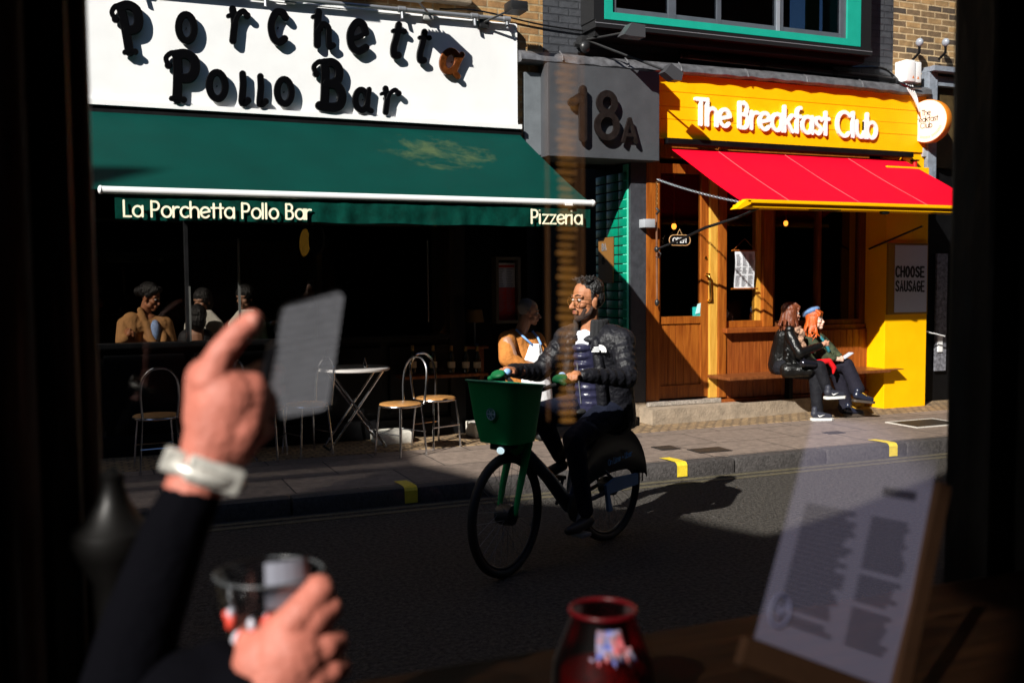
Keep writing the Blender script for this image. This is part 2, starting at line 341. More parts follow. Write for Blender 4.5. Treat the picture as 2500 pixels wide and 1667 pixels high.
m_teal = mat('teal_frame_paint', (.01, .33, .24), .35, var=.08)
m_chrome = mat('chrome_tube', (.7, .7, .72), .18, metal=1)
m_steel = mat('grey_metal', (.3, .31, .33), .4, metal=.6, var=.15)
m_gold = mat('brass', (.75, .45, .1), .25, metal=1)
m_glass = glass_mat('shop_glass', (.9, .88, .86), .02)
m_skinA = mat('warm_brown_skin', (.38, .15, .07), .5, var=.22, vs=38, bump=.3, bs=260)
m_skinB = mat('fair_skin', (.6, .3, .2), .45, var=.06, vs=30)
m_skinC = mat('pink_skin', (.37, .115, .08), .6, var=.18, vs=22, bump=.3, bs=120)
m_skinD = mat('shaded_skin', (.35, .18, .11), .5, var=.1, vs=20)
m_hair = mat('black_hair', (.005, .004, .004), .45, bd=.02, bump=.9, bs=90, stretch=(1, 1, .3))
m_cloth_black = mat('black_cloth', (.008, .008, .01), .7, bump=.3, bs=90)
# ================================================================ SETTING
road = MB().add([(-60, -60, 0), (60, -60, 0), (60, 60, 0), (-60, 60, 0)], [(0, 1, 2, 3)])
m_road = mat('asphalt', (.072, .065, .058), .9, spec=.08, var=.65, vs=38, bump=1.0, bs=110)
def asphalt_fix(m, amount):
    n = m.node_tree.nodes; L = m.node_tree.links; p = n['Principled BSDF']
    v = n.new('ShaderNodeTexVoronoi'); v.inputs['Scale'].default_value = 70; tc = n['Texture Coordinate']; L.new(tc.outputs['Object'], v.inputs[0])
    b = n.new('ShaderNodeBump'); b.inputs['Strength'].default_value = amount; b.inputs['Distance'].default_value = .02; L.new(v.outputs[0], b.inputs['Height'])
    b2 = n['Bump']; L.new(b2.outputs[0], b.inputs['Normal']); L.new(b.outputs[0], p.inputs['Normal'])
asphalt_fix(m_road, .8)
tag(road.build('road', m_road), kind='structure')
PZ = .12
m_pave = brick_mat('paving_slabs', (.22, .165, .13), (.15, .112, .09), (.04, .03, .025), 'xy', .9, .6, .008, .25, .35, .8)
tag(MB().box((-60, 7.17, -.2), (60, 8.62, PZ)).build('pavement', m_pave), kind='structure')
m_sett = brick_mat('small_setts', (.36, .24, .12), (.24, .155, .08), (.12, .08, .05), 'xy', .11, .07, .012, .9, .45, .85)
tag(MB().box((-60, 8.62, -.2), (60, 9.34, PZ+.004)).build('paved_strip', m_sett), kind='structure')
kb = MB(); x = -12.0
while x < 22:
    l = .9+random.random()*.12; kb.box((x, 7.02, -.1), (x+l-.012, 7.166, PZ+.004+random.random()*.003), .025); x += l
tag(kb.build('kerb', mat('granite_kerb', (.05, .044, .042), .7, var=.5, vs=35, bump=.7, bs=60), smooth=True), kind='structure')
m_mark = mat('yellow_marking_paint', (.75, .55, .03), .6, var=.15, vs=30, bump=.3, bs=60)
for i, (xm, ym) in enumerate(((1560, 1062), (2052, 1020), (940, 1118))):
    p = atz(xm, ym, PZ); mk = MB()
    pr = [(7.30, PZ+.0045)] + [(7.1661, PZ+.0112), (7.05, PZ+.0112), (7.028, PZ+.004), (7.0145, PZ-.018), (7.0145, .01)]
    vs = [(p.x-.05, a, b) for a, b in pr]+[(p.x+.05, a, b) for a, b in pr]; n_ = len(pr)
    mk.add(vs, [(k, k+1, n_+k+1, n_+k) for k in range(n_-1)])
    tag(mk.build('road_marking', m_mark), kind='structure')
ylm = mat('worn_yellow_line', (.085, .07, .04), .8, var=.5, vs=20)
tag(MB().box((-12, 6.78, .002), (22, 6.84, .004)).box((-12, 6.90, .002), (22, 6.96, .004)).build('road_line', ylm), kind='structure')
# drain covers set in the pavement
def cover(x, y, wx, wy, label, frame=False):
    t = thing('drain_cover', label, 'drain cover', (x, y, PZ+.004))
    g = MB().box((x-wx/2, y-wy/2, PZ-.02), (x+wx/2, y+wy/2, PZ+.006))
    g.build('plate', mat('cast_iron', (.03, .028, .027), .5, metal=.4, var=.3, vs=30), t)
    r_ = MB(); k = 7
    for i in range(k): r_.box((x-wx/2+.02, y-wy/2+.03+(wy-.05)*i/k, PZ+.004), (x+wx/2-.02, y-wy/2+.03+(wy-.05)*i/k+.012, PZ+.01))
    r_.build('grille', mat('cast_iron_edge', (.08, .06, .045), .5, metal=.5), t)
    if frame:
        f = MB(); e = .025
        f.box((x-wx/2-e, y-wy/2-e, PZ-.01), (x+wx/2+e, y-wy/2, PZ+.008)).box((x-wx/2-e, y+wy/2, PZ-.01), (x+wx/2+e, y+wy/2+e, PZ+.008))
        f.box((x-wx/2-e, y-wy/2, PZ-.01), (x-wx/2, y+wy/2, PZ+.008)).box((x+wx/2, y-wy/2, PZ-.01), (x+wx/2+e, y+wy/2, PZ+.008))
        f.build('frame', mat('pale_mortar', (.6, .56, .5), .8), t)
p = atz(1630, 1034, PZ); cover(p.x, p.y, .34, .22, 'rusty brown drain cover nearest the kerb')
p = atz(1530, 1029, PZ); cover(p.x, p.y, .2, .2, 'small black drain cover beside the rusty one', False)
p = atz(1915, 994, PZ); cover(p.x, p.y, .2, .12, 'tiny dark drain cover in front of the bench')
p = atz(2125, 972, PZ); cover(p.x, p.y, .62, .4, 'dark slab cover outlined in white mortar near the yellow column', True)
# ================================================================ LEFT RESTAURANT
FY = 9.3
bl = thing('restaurant_building', 'yellow brick building with black shopfront behind the green awning', 'building', (0, FY, 0))
wl = MB().box((-9, FY, 3.16), (4.31, FY+.35, 4.42)).box((-19, FY, 4.42), (.6, FY+.35, 15)).box((3.55, FY, 4.42), (4.31, FY+.35, 15)).box((.6, FY, 6.2), (3.55, FY+.35, 15))
wl.box((4.0, FY+.001, 2.9), (4.09, FY+.35, 3.158)).box((-9, FY, -.2), (-1.9, FY+.35, 3.158))
wl.build('wall', m_brick, bl)
MB().box((.3, FY-.12, 4.33), (3.5, FY+.1, 4.43), .01).build('window_sill', mat('old_stone_sill', (.22, .17, .12), .85, var=.4, vs=14, bump=.5), bl)
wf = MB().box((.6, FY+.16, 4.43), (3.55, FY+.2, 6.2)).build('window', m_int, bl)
MB().box((.6, FY+.1, 4.432), (3.55, FY+.155, 4.55)).box((.6, FY+.1, 4.55), (.68, FY+.155, 6.2)).box((3.47, FY+.1, 4.55), (3.55, FY+.155, 6.2)).box((2.05, FY+.1, 4.55), (2.11, FY+.155, 6.2)).build('frame', m_dark, wf)
sf = MB()
sillz = 1.125
sf.box((-1.9, FY+.05, PZ), (3.35, FY+.2, .3)).box((-1.9, FY+.04, sillz-.05), (3.35, FY+.2, sillz), .008).box((-1.9, FY+.05, 2.75), (4.28, FY+.2, 3.155))
for xx, ww in ((-1.9, .1), (.80, .03), (1.98, .05), (3.3, .16), (4.14, .14)): sf.box((xx, FY+.045, sillz if ww < .1 else PZ), (xx+ww, FY+.19, 2.75))
for x0, x1 in ((.1, .78), (.86, 1.95), (2.06, 2.6), (2.68, 3.28)): sf.box((x0, FY+.07, .36), (x1, FY+.1, 1.02), .01)
sf.box((-1.9, FY+.12, .3), (3.35, FY+.2, sillz-.05))
sf.build('shopfront', m_dark, bl)
MB().box((.825, FY+.03, sillz+.002), (.84, FY+.044, 1.62)).build('window_bar', mat('aluminium_bar', (.55, .55, .52), .25, metal=.9), bl)
MB().box((1.255, FY+.02, sillz+.002), (1.275, FY+.044, 2.05)).build('window_bar', mat('aluminium_bar', (.55, .55, .52), .25, metal=.9), bl)
MB().box((3.06, FY+.02, 1.25), (3.075, FY+.04, 2.05)).build('window_bar', mat('aluminium_bar', (.55, .55, .52), .25, metal=.9), bl)
MB().box((-1.8, FY+.11, sillz), (1.98, FY+.115, 2.75)).box((2.03, FY+.11, sillz), (3.3, FY+.115, 2.75)).build('window_pane', m_glass, bl)
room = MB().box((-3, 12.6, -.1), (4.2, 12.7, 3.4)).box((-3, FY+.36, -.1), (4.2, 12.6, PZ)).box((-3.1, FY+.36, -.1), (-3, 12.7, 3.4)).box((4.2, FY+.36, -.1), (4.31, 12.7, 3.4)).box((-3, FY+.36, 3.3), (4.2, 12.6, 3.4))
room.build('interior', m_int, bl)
MB().box((3.5, 9.9, PZ), (4.14, 9.96, 2.7)).build('door', m_dark, bl)
# white sign board
sg = thing('sign_board', 'large white restaurant sign board with plump black raised letters', 'sign', (2, FY-.08, 3.2))
MB().box((-1.2, FY-.09, 3.2), (3.985, FY-.002, 4.19), .012).build('board', m_white, sg)
MB().box((-1.2, FY-.125, 3.155), (4.02, FY-.002, 3.2)).build('sill', m_white, sg)
MB().box((3.97, FY-.097, 3.203), (3.985, FY-.091, 4.18)).box((-1.2, FY-.097, 4.165), (3.969, FY-.091, 4.18)).build('edge_strip', m_white, sg)
BY = FY-.09
letters = [('P', 262, 12, 330, 128, .12), ('o', 402, 30, 452, 105, 0), ('r', 517, 22, 572, 105, 0), ('c', 615, 25, 660, 107, 0), ('h', 713, 28, 765, 115, 0), ('e', 795, 50, 845, 127, 0), ('t', 888, 58, 932, 137, .15), ('t', 950, 74, 988, 148, .15), ('a', 1008, 110, 1064, 178, .1),
           ('P', 378, 122, 455, 237, 0), ('o', 472, 162, 523, 237, 0), ('l', 544, 170, 574, 244, 0), ('l', 585, 176, 614, 246, 0), ('o', 628, 178, 674, 248, 0), ('B', 716, 142, 790, 254, 0), ('a', 808, 198, 856, 262, 0), ('r', 868, 204, 918, 266, 0)]
m_let = mat('gloss_black_letter', (.0015, .0015, .002), .3, spec=.15)
m_copper = mat('copper_letter', (.18, .05, .012), .2, metal=.6, var=.6, vs=18)
for i, (c, x0, y0, x1, y1, tilt) in enumerate(letters):
    pa = at(x0, (y0+y1)/2, BY); pb = at(x1, (y0+y1)/2, BY); pc = at((x0+x1)/2, y0, BY); pd = at((x0+x1)/2, y1, BY)
    W_ = pb.x-pa.x; H_ = pc.z-pd.z; cx = (pa.x+pb.x)/2; cz = (pc.z+pd.z)/2
    rot = Matrix.Rotation(-tilt, 3, 'Y') ; rot = Matrix.Rotation({.12: -.16, .15: .12, .1: .35}.get(tilt, .03), 3, 'Y')
    ux = rot @ UX; uz = rot @ UZ; mb = MB()
    if i == 0: rot = Matrix.Rotation(-.16, 3, 'Y')
    o = Vector((cx, BY-.03, cz)) - ux*W_/2 - uz*H_/2
    ks = min(W_, H_); n = 0
    for st in FAT[c]:
        if st[0] == 'ring':
            _, a, b, rx, ry, wd = st; pts = A(a*W_, b*H_, rx*W_, ry*H_, 0, 360, 24); stroke(mb, pts, wd*(W_+H_)/2*1.08, o, ux, uz, .03, n*.0009, .006)
        else:
            pts = [(q.x*W_, q.y*H_) for q in spl([(a, b, 0) for a, b in st[0]], 5)]; sw = (W_*.55+H_*.45)*1.22
            stroke(mb, pts, st[1]*sw, o, ux, uz, .03, n*.0009, .006, balls=st[2]*sw)
        n += 1
    mb.tube([(cx, BY, cz), (cx, BY-.03, cz)], .006, 6)
    lo = mb.build('letter', m_copper if i == 8 else m_let, sg)
    if i == 8: lo['label'] = 'copper brown tilted letter a hanging from its fixing'
# pipe rail with floodlights
rl = thing('light_rail', 'grey pipe rail with clamps running along the top of the white sign', 'pipe', (2, FY-.15, 4.12))
ra, rb = Vector((-1, FY-.15, 4.16)), Vector((3.85, FY-.15, 4.205))
MB().tube([ra, rb], .02, 10).build('pipe', m_steel, rl, smooth=True)
cl = []
for t in (.3, .52, .78, .93, 1):
    q = ra.lerp(rb, t); cl.append(MB()); cl[-1].tube([q-Vector((.035, 0, 0)), q+Vector((.035, 0, 0))], .03, 10).tube([q, q+Vector((0, .12, .03))], .012, 8).tube([q, q+Vector((0, -.02, -.09))], .014, 8)
pieces(cl, 'clamp', m_steel, rl, smooth=True)
def flood(base, tip, label, m, size=.12):
    t = thing('floodlight', label, 'floodlight', base, group='floodlights over the shop signs')
    base, tip = Vector(base), Vector(tip); d = (tip-base)
    MB().tube([base, base+d*.5, tip], .011, 8).build('arm', m, t, smooth=True)
    MB().box(base-Vector((.05, 0, .05)), base+Vector((.05, .05, .05)), .01).build('bracket', m, t)
    h = MB(); s_ = size
    h.box(tip-Vector((s_, .1, .04)), tip+Vector((s_, .08, .045)), .015); h.box(tip-Vector((s_*.9, .11, .05)), tip+Vector((s_*.9, .09, -.03)))
    for k in range(6): h.box(tip+Vector((-s_*.8+k*s_*.3, .08, -.03)), tip+Vector((-s_*.8+k*s_*.3+.008, .1, .04)))
    h.build('lamp_head', m, t, smooth=True); return t
m_fl = mat('pale_grey_casting', (.35, .35, .34), .5, var=.2); m_flb = mat('black_casting', (.015, .015, .016), .4)
flood((.6, FY-.15, 4.2), (.3, FY-.7, 4.95), 'pale floodlight above the left end of the white sign', m_fl)
flood((1.75, FY-.15, 4.2), (1.45, FY-.72, 4.95), 'pale floodlight above the middle of the white sign', m_fl)
flood((3.05, FY-.15, 4.18), (2.8, FY-.42, 4.27), 'pale ribbed floodlight above the right part of the white sign', m_fl)
flood((3.62, FY-.14, 4.16), (3.86, FY-.35, 4.27), 'small black floodlight on the right corner of the white sign', m_flb, .09)
cb = MB().tube(spl([(3.2, FY-.03, 4.27), (3.6, FY-.04, 4.29), (4.3, FY-.03, 4.22), (4.9, FY-.03, 4.2), (5.2, FY-.03, 4.17)], 6), .009, 6)
tag(cb.build('cable', m_black, smooth=True), 'black cable crossing the brick wall above the white sign', 'cable')
cb = MB().tube(spl([(4.9, FY-.03, 6), (4.88, FY-.03, 4.6), (4.9, FY-.03, 4.2), (4.95, FY-.04, 4.1)], 6), .008, 6)
tag(cb.build('cable', m_black, smooth=True), 'thin cable running down the dark painted bricks', 'cable')
# green awning
def awning(name, label, x0, x1, yw, zw, yf, zf, m_, sag=.02, nx=24):
    t = thing(name, label, 'awning', ((x0+x1)/2, yw, zw)); mb = MB(); ny = 12; vs = []
    for k, off in enumerate((0, -.004)):
        for i in range(nx+1):
            for j in range(ny+1):
                a = i/nx; b = j/ny
                vs.append((x0+(x1-x0)*a, yw+(yf-yw)*b, zw+(zf-zw)*b - sag*math.sin(PI*b) - .004*math.sin(a*31+b*3)*b - .004*math.sin(a*13-b*5)*math.sin(PI*b) + off))
    G = (nx+1)*(ny+1); fs = []
    for i in range(nx):
        for j in range(ny):
            q = i*(ny+1)+j; fs.append((q, q+1, q+ny+2, q+ny+1)); fs.append((G+q, G+q+ny+1, G+q+ny+2, G+q+1))
    mb.add(vs, fs); mb.build('canopy', m_, t, smooth=True); return t
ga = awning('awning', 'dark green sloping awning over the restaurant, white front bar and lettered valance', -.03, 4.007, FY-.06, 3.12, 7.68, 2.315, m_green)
# cloud reflection painted as a pale patch into the green cloth, and slight seams
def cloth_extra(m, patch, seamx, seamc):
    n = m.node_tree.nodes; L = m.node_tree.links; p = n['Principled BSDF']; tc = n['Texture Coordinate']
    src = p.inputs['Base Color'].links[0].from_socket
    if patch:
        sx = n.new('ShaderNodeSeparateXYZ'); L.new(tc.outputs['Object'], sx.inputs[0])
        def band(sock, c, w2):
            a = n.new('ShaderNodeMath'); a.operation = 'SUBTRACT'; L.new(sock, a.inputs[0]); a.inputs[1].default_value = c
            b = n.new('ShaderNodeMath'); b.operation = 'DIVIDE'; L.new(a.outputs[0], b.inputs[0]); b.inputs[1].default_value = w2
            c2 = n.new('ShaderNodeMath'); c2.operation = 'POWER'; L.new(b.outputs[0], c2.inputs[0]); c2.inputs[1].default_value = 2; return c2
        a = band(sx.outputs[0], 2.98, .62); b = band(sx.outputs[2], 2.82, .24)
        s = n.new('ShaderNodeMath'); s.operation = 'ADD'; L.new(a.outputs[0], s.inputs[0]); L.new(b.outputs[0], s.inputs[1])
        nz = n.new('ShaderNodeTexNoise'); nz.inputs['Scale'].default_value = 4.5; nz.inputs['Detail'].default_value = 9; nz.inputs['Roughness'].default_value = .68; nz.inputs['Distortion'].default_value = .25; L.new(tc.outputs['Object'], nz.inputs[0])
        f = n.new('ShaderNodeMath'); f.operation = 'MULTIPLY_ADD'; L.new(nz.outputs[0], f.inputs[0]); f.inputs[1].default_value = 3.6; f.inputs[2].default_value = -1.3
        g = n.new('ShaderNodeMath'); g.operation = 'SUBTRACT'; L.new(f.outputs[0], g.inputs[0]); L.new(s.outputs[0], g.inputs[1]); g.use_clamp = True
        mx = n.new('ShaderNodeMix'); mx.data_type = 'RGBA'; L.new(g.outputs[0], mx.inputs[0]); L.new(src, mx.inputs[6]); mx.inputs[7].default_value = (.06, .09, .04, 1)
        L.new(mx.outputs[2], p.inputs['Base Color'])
m_val = mat('green_valance_cloth', (.0005, .032, .023), .8, spec=.06, var=.5, vs=9, bump=.2, bs=60)
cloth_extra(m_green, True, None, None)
va = MB(); nx = 120; vs = []
for off in (0, .004):
    for i in range(nx+1):
        xx = .19+(4.0-.19)*i/nx
        for j in range(5): vs.append((xx, 7.675+off+.012*math.sin(xx*19+math.sin(xx*7)*2)*j/4+.006*math.sin(xx*53)*j/4, 2.285-.045*j+(.004*math.sin(xx*9) if j == 4 else 0)))
G = (nx+1)*5; fs = []
for i in range(nx):
    for j in range(4):
        q = i*5+j; fs += [(q, q+1, q+6, q+5), (G+q, G+q+5, G+q+6, G+q+1)]
va.add(vs, fs).build('valance', m_val, ga, smooth=2)
MB().tube([(.1, 7.665, 2.31), (4.015, 7.665, 2.31)], .027, 16).ell((.1, 7.665, 2.31), (.02, .032, .032)).ell((4.015, 7.665, 2.31), (.03, .03, .03)).box((.02+3.72, 7.632, 2.283), (3.81, 7.642, 2.302)).build('front_bar', m_white, ga, smooth=True)
MB().tube([(.5, FY-.05, 2.9), (.9, 8.5, 2.62), (.5, 7.7, 2.3)], .02, 8).build('folding_arm', m_dark, ga, smooth=True); MB().tube([(3.6, FY-.05, 2.9), (3.2, 8.5, 2.62), (3.6, 7.7, 2.3)], .02, 8).build('folding_arm', m_dark, ga, smooth=True)
MB().box((.05, FY-.1, 3.06), (4.03, FY-.002, 3.15), .01).build('cassette', m_dark, ga)
m_cream = mat('cream_print', (.9, .85, .62), .6, var=.1)
def plane_text(txt, xa, ya, xb, yb, Y, hpx, wid, d, m_, parent, name='lettering', each=False, cham=0, slant=0):
    a = at(xa, ya, Y); b = at(xb, yb, Y); ux = (b-a); L_ = ux.length; ux.normalize(); c = at((xa+xb)/2, (ya+yb)/2-hpx, Y); mid = at((xa+xb)/2, (ya+yb)/2, Y)
    return write(txt, 0, L_, c.z-mid.z, a, ux, UZ, wid, d, m_, parent, name, each, cham, slant=slant)
plane_text('La Porchetta Pollo Bar', 285, 497, 716, 504, 7.655, 35, .0148, .006, m_cream, ga)
plane_text('Pizzeria', 1221, 513, 1338, 515, 7.655, 31, .015, .006, m_cream, ga)
# lamp, menu box, steps
la = thing('wall_lamp', 'oval brass bulkhead lamp under the green awning', 'lamp', at(728, 550, 9.15))
c = at(730, 551, 9.1); nrm = Vector((-.55, -.83, .08)).normalized(); q = Vector((0, 0, 1)).rotation_difference(nrm).to_matrix()
def oval(rx, rz, z0, z1, seg=20):
    mb = MB(); u = Vector((0, 0, 1)); v2 = nrm.cross(u).normalized(); u = v2.cross(nrm).normalized(); return mb, u, v2
v2 = nrm.cross(Vector((0, 0, 1))).normalized(); u2 = v2.cross(nrm).normalized()
mb = MB(); poly = [(math.cos(2*PI*k/24)*.062, math.sin(2*PI*k/24)*.13) for k in range(24)]
mb.prism([(a*1.12, b*1.06) for a, b in poly], c, v2, u2, -.05, .0); mb.build('housing', m_dark, la)
mb = MB(); rm = Matrix((v2, u2, nrm)).transposed(); mb.ell(c, (.07, .135, .045), rm, 20); mb.build('lens', mat('amber_glass', (.85, .42, .05), .3, emit=.8, var=.3, vs=20), la, smooth=2)
mb = MB(); mb.tube([c+v2*math.cos(t)*.002+u2*math.cos(t)*.135+nrm*math.sin(t)*.052 for t in [PI*k/12 for k in range(13)]], .005, 6); mb.tube([c+v2*math.cos(t)*.066+nrm*math.sin(t)*.052-u2*.03 for t in [PI*k/12 for k in range(13)]], .005, 6)
mb.tube([c+v2*math.cos(t)*.066+u2*math.sin(t)*.136 for t in [2*PI*k/28 for k in range(28)]], .007, 6, closed=True)
mb.build('guard', m_dark, la, smooth=True)
mn = thing('menu_case', 'metal framed menu case with red footer beside the restaurant door', 'menu case', at(1167, 665, 9.2))
a = at(1139, 590, 9.2); b = at(1197, 742, 9.2)
x0, x1, z1, z0 = a.x, b.x, a.z, b.z
f = .03
MB().box((x0, 9.2, z0), (x1, 9.32, z0+f)).box((x0, 9.2, z1-f), (x1, 9.32, z1)).box((x0, 9.2, z0+f), (x0+f, 9.32, z1-f)).box((x1-f, 9.2, z0+f), (x1, 9.32, z1-f)).build('frame', mat('bronze_frame', (.12, .1, .07), .4, metal=.5), mn)
MB().box((x0+f, 9.28, z0+f+.33), (x1-f, 9.3, z1-f-.03)).build('menu_sheet', mat('grey_paper', (.5, .5, .52), .7), mn)
MB().box((x0+f, 9.278, z0+f), (x1-f, 9.3, z0+f+.328)).build('footer', mat('red_print', (.4, .02, .01), .6, var=.3), mn)
ln = MB()
for k in range(26):
    zz = z1-f-.09-k*.017
    for xa, xb in ((x0+f+.02, (x0+x1)/2-.01), ((x0+x1)/2+.01, x1-f-.02)): ln.box((xa, 9.277, zz), (xa+(xb-xa)*random.uniform(.6, 1), 9.2795, zz+.005))
ln.build('print', mat('grey_print', (.12, .12, .14), .8), mn)
MB().box((x0+f+.01, 9.276, z1-f-.075), (x1-f-.01, 9.2795, z1-f-.05)).build('heading', mat('red_print', (.4, .02, .01), .6), mn)
for (xa, ya, xb, yb, lab) in ((868, 990, 946, 1017, 'low white block on the pavement behind the lit chair'), (1092, 972, 1124, 997, 'white corner block beside the restaurant doorway')):
    p = at(xa, yb, 9.0); q = at(xb, ya, 9.0)
    t = MB().box((p.x, 9.0, PZ), (q.x, 9.28, q.z), .012); tag(t.build('plinth_block', mat('painted_stone', (.72, .68, .6), .7, var=.2, vs=20, bump=.3), smooth=True), lab, 'stone block')
# bottles inside the window
m_bot = mat('dark_bottle', (.01, .014, .008), .1); m_cap = mat('gold_foil', (.3, .2, .06), .35, metal=.7)
for i, px in enumerate((948, 995, 1037, 1070, 1096)):
    p = at(px, 856, FY-.14); t = thing('bottle', 'dark wine bottle, number %s from the left in the row' % ['first', 'second', 'third', 'fourth', 'fifth'][i], 'bottle', (p.x, FY-.14, p.z), group='wine bottles standing in a row', local=True)
    t['label'] = ['leftmost dark wine bottle of the row by the window', 'second dark wine bottle from the left in the row', 'middle dark wine bottle of the row of five', 'fourth dark wine bottle from the left in the row', 'rightmost dark wine bottle of the row by the window'][i]
    MB().lathe([(.037, 0), (.038, .01), (.038, .13), (.03, .17), (.014, .2), (.0135, .23)], (0, 0, 0), n=16).build('glass_body', m_bot, t, smooth=True)
    MB().lathe([(.016, .215), (.016, .262), (.014, .265)], (0, 0, 0), n=12).build('capsule', m_cap, t, smooth=True)
    MB().lathe([(.0386, .05), (.0386, .11)], (0, 0, 0), n=16, cap=False).build('paper_label', mat('dull_paper', (.3, .26, .18), .8), t)
p = at(1020, 858, FY-.1); sh = MB().box((p.x-.45, FY-.22, p.z-.03), (p.x+.42, FY+.04, p.z-.001), .004)
tag(sh.build('shelf', m_redwood), 'narrow dark shelf carrying the row of wine bottles', 'shelf')
# small table lamp glowing inside
p = at(1090, 740, 9.75); t = thing('table_lamp', 'small table lamp with tan shade inside the restaurant window', 'lamp', p)
MB().lathe([(.1, 0), (.08, .13)], p, n=20, cap=False).build('lamp_shade', mat('tan_shade', (.2, .11, .03), .8), t, smooth=True)
MB().tube([p+Vector((0, 0, .1)), p-Vector((0, 0, .22))], .01, 8).lathe([(.05, -.24), (.045, -.22)], p, n=16).build('stand', m_steel, t, smooth=True)
tb = MB().box((p.x-.5, 9.6, p.z-.27), (p.x+.1, 10.1, p.z-.24), .006).box((p.x-.45, 9.62, PZ), (p.x-.40, 9.67, p.z-.27)).box((p.x, 10.0, PZ), (p.x+.05, 10.05, p.z-.27)).box((p.x, 9.62, PZ), (p.x+.05, 9.67, p.z-.27)).box((p.x-.45, 10.0, PZ), (p.x-.40, 10.05, p.z-.27))
tag(tb.build('side_table', m_redwood), 'dark side table under the tan shaded lamp', 'table')
# ================================================================ GREY BUILDING WITH 18A DOORWAY
bg_ = thing('grey_building', 'grey painted brick building with teal framed window above the cafe', 'building', (6.6, FY, 0))
gw = MB().box((4.312, FY+.002, 3.74), (4.86, FY+.35, 15)).box((4.86, FY+.002, 3.74), (8.15, FY+.35, 4.25)).box((8.15, FY+.002, 3.74), (8.905, FY+.35, 15)).box((4.86, FY+.002, 6.4), (8.15, FY+.35, 15))
gw.build('wall', m_grey, bg_)
lg = MB(); vs = []; nx = 60
for i in range(nx+1):
    x = 4.0+(9.36-4.0)*i/nx; j = .006*math.sin(i*1.7)+.004*math.sin(i*4.3)
    dz = -.0035*i*.0 + (.05 if x < 4.9 else 0)*.0
    for (y, z) in ((FY+.001, 3.965), (FY-.1, 3.945), (FY-.16, 3.90+j), (FY-.175+j, 3.845+j), (FY-.155, 3.825+j), (FY+.001, 3.83)): vs.append((x, y, z+.012*math.sin(x*1.1)))
fs = [(i*6+k, (i+1)*6+k, (i+1)*6+(k+1) % 6, i*6+(k+1) % 6) for i in range(nx) for k in range(6)]+[tuple(range(5, -1, -1)), tuple(nx*6+k for k in range(6))]
lg.add(vs, fs).build('lead_ledge', m_lead, bg_, smooth=True)
jt = []
for x in (4.45, 5.2, 5.85, 6.7, 7.5, 8.3): jt.append(MB()); jt[-1].tube([(x, FY-.1, 3.955), (x, FY-.165, 3.905), (x, FY-.18, 3.85)], .009, 6)
pieces(jt, 'lead_joint', m_lead, bg_, smooth=True)
# bay window, teal frame
wy = 9.0
wz = 4.27
bw = MB().box((4.86, wy, wz-.01), (8.16, FY+.3, wz-.004))
wn = MB().box((4.86, wy, wz), (8.14, wy+.1, wz+.075)).box((4.86, wy, wz+.075), (4.95, wy+.1, 6.3)).box((7.95, wy, wz+.075), (8.14, wy+.1, 6.3)).box((4.86, wy, 6.3), (8.14, wy+.1, 6.4)).box((4.86, wy+.1, wz), (8.14, FY+.3, wz+.01)).box((8.1, wy+.1, wz+.01), (8.14, FY+.3, 6.3)).box((4.86, wy+.1, wz+.01), (4.9, FY+.3, 6.3)).build('window', m_teal, bg_)
m_alu = mat('slate_aluminium', (.11, .125, .15), .35, metal=.3, var=.1)
ff = MB()
zb = wz+.076
ff.box((4.951, wy+.03, zb), (7.949, wy+.08, zb+.055))
for x, wd in ((4.951, .05), (5.62, .09), (6.22, .05), (6.98, .1), (7.87, .079)): ff.box((x, wy+.025, zb), (x+wd, wy+.085, 6.3))
ff.build('frame', m_alu, wn)
MB().box((6.985, wy+.015, zb), (7.03, wy+.0245, 6.3)).build('mullion', mat('light_aluminium', (.4, .44, .5), .3, metal=.4), wn)
MB().box((4.96, wy+.05, zb+.05), (7.94, wy+.055, 6.3)).build('pane', glass_mat('window_glass', (.3, .35, .4), .05), wn)
MB().box((4.9, FY+.9, 4.2), (8.1, FY+.95, 6.4)).box((7.0, FY+.4, 4.45), (7.04, FY+.8, 6.3)).build('interior', m_int, bg_)
MB().box((7.55, wy+.2, 4.3), (7.72, wy+.24, 6.3)).build('curtain', mat('green_curtain', (.01, .12, .04), .8), wn)
MB().box((4.75, wy-.015, wz-.09), (8.3, FY, wz-.012)).box((4.78, wy+.06, wz-.16), (8.25, FY, wz-.09)).box((4.74, wy+.01, wz-.012), (4.855, FY, 6.4)).box((8.145, wy+.01, wz-.012), (8.3, FY, 6.4)).build('window_surround', mat('black_painted_steel', (.012, .012, .013), .35), bg_)
MB().box((4.74, wy-.017, wz-.05), (8.3, wy-.0155, wz-.044)).build('drip_line', mat('pale_edge', (.2, .2, .22), .4), bg_)
# horizontal black pipe with brackets
a = Vector((5.88, FY-.07, 4.03)); b = Vector((8.85, FY-.07, 3.995))
t = thing('wall_pipe', 'long black pipe fixed with brackets under the teal window', 'pipe', a)
MB().tube([a, b], .034, 14).lathe([(.045, 0), (.045, .05)], b-Vector((.04, 0, 0)), (1, 0, 0), 14).build('pipe', mat('black_plastic_pipe', (.01, .01, .011), .3), t, smooth=True)
bk = []
for f in (.02, .36, .7): q = a.lerp(b, f); bk.append(MB()); bk[-1].lathe([(.042, -.03), (.042, .03)], q, (1, 0, 0), 14).box(q+Vector((-.015, .01, -.04)), q+Vector((.015, .07, .09)))
pieces(bk, 'bracket', m_dark, t, smooth=True)
cb = MB().tube(spl([(8.2, FY-.04, 4.1), (8.7, FY-.05, 4.12), (8.87, FY-.1, 4.0), (8.86, FY-.12, 3.97), (9.0, FY-.18, 3.9), (9.15, FY-.2, 3.9)], 6), .014, 6)
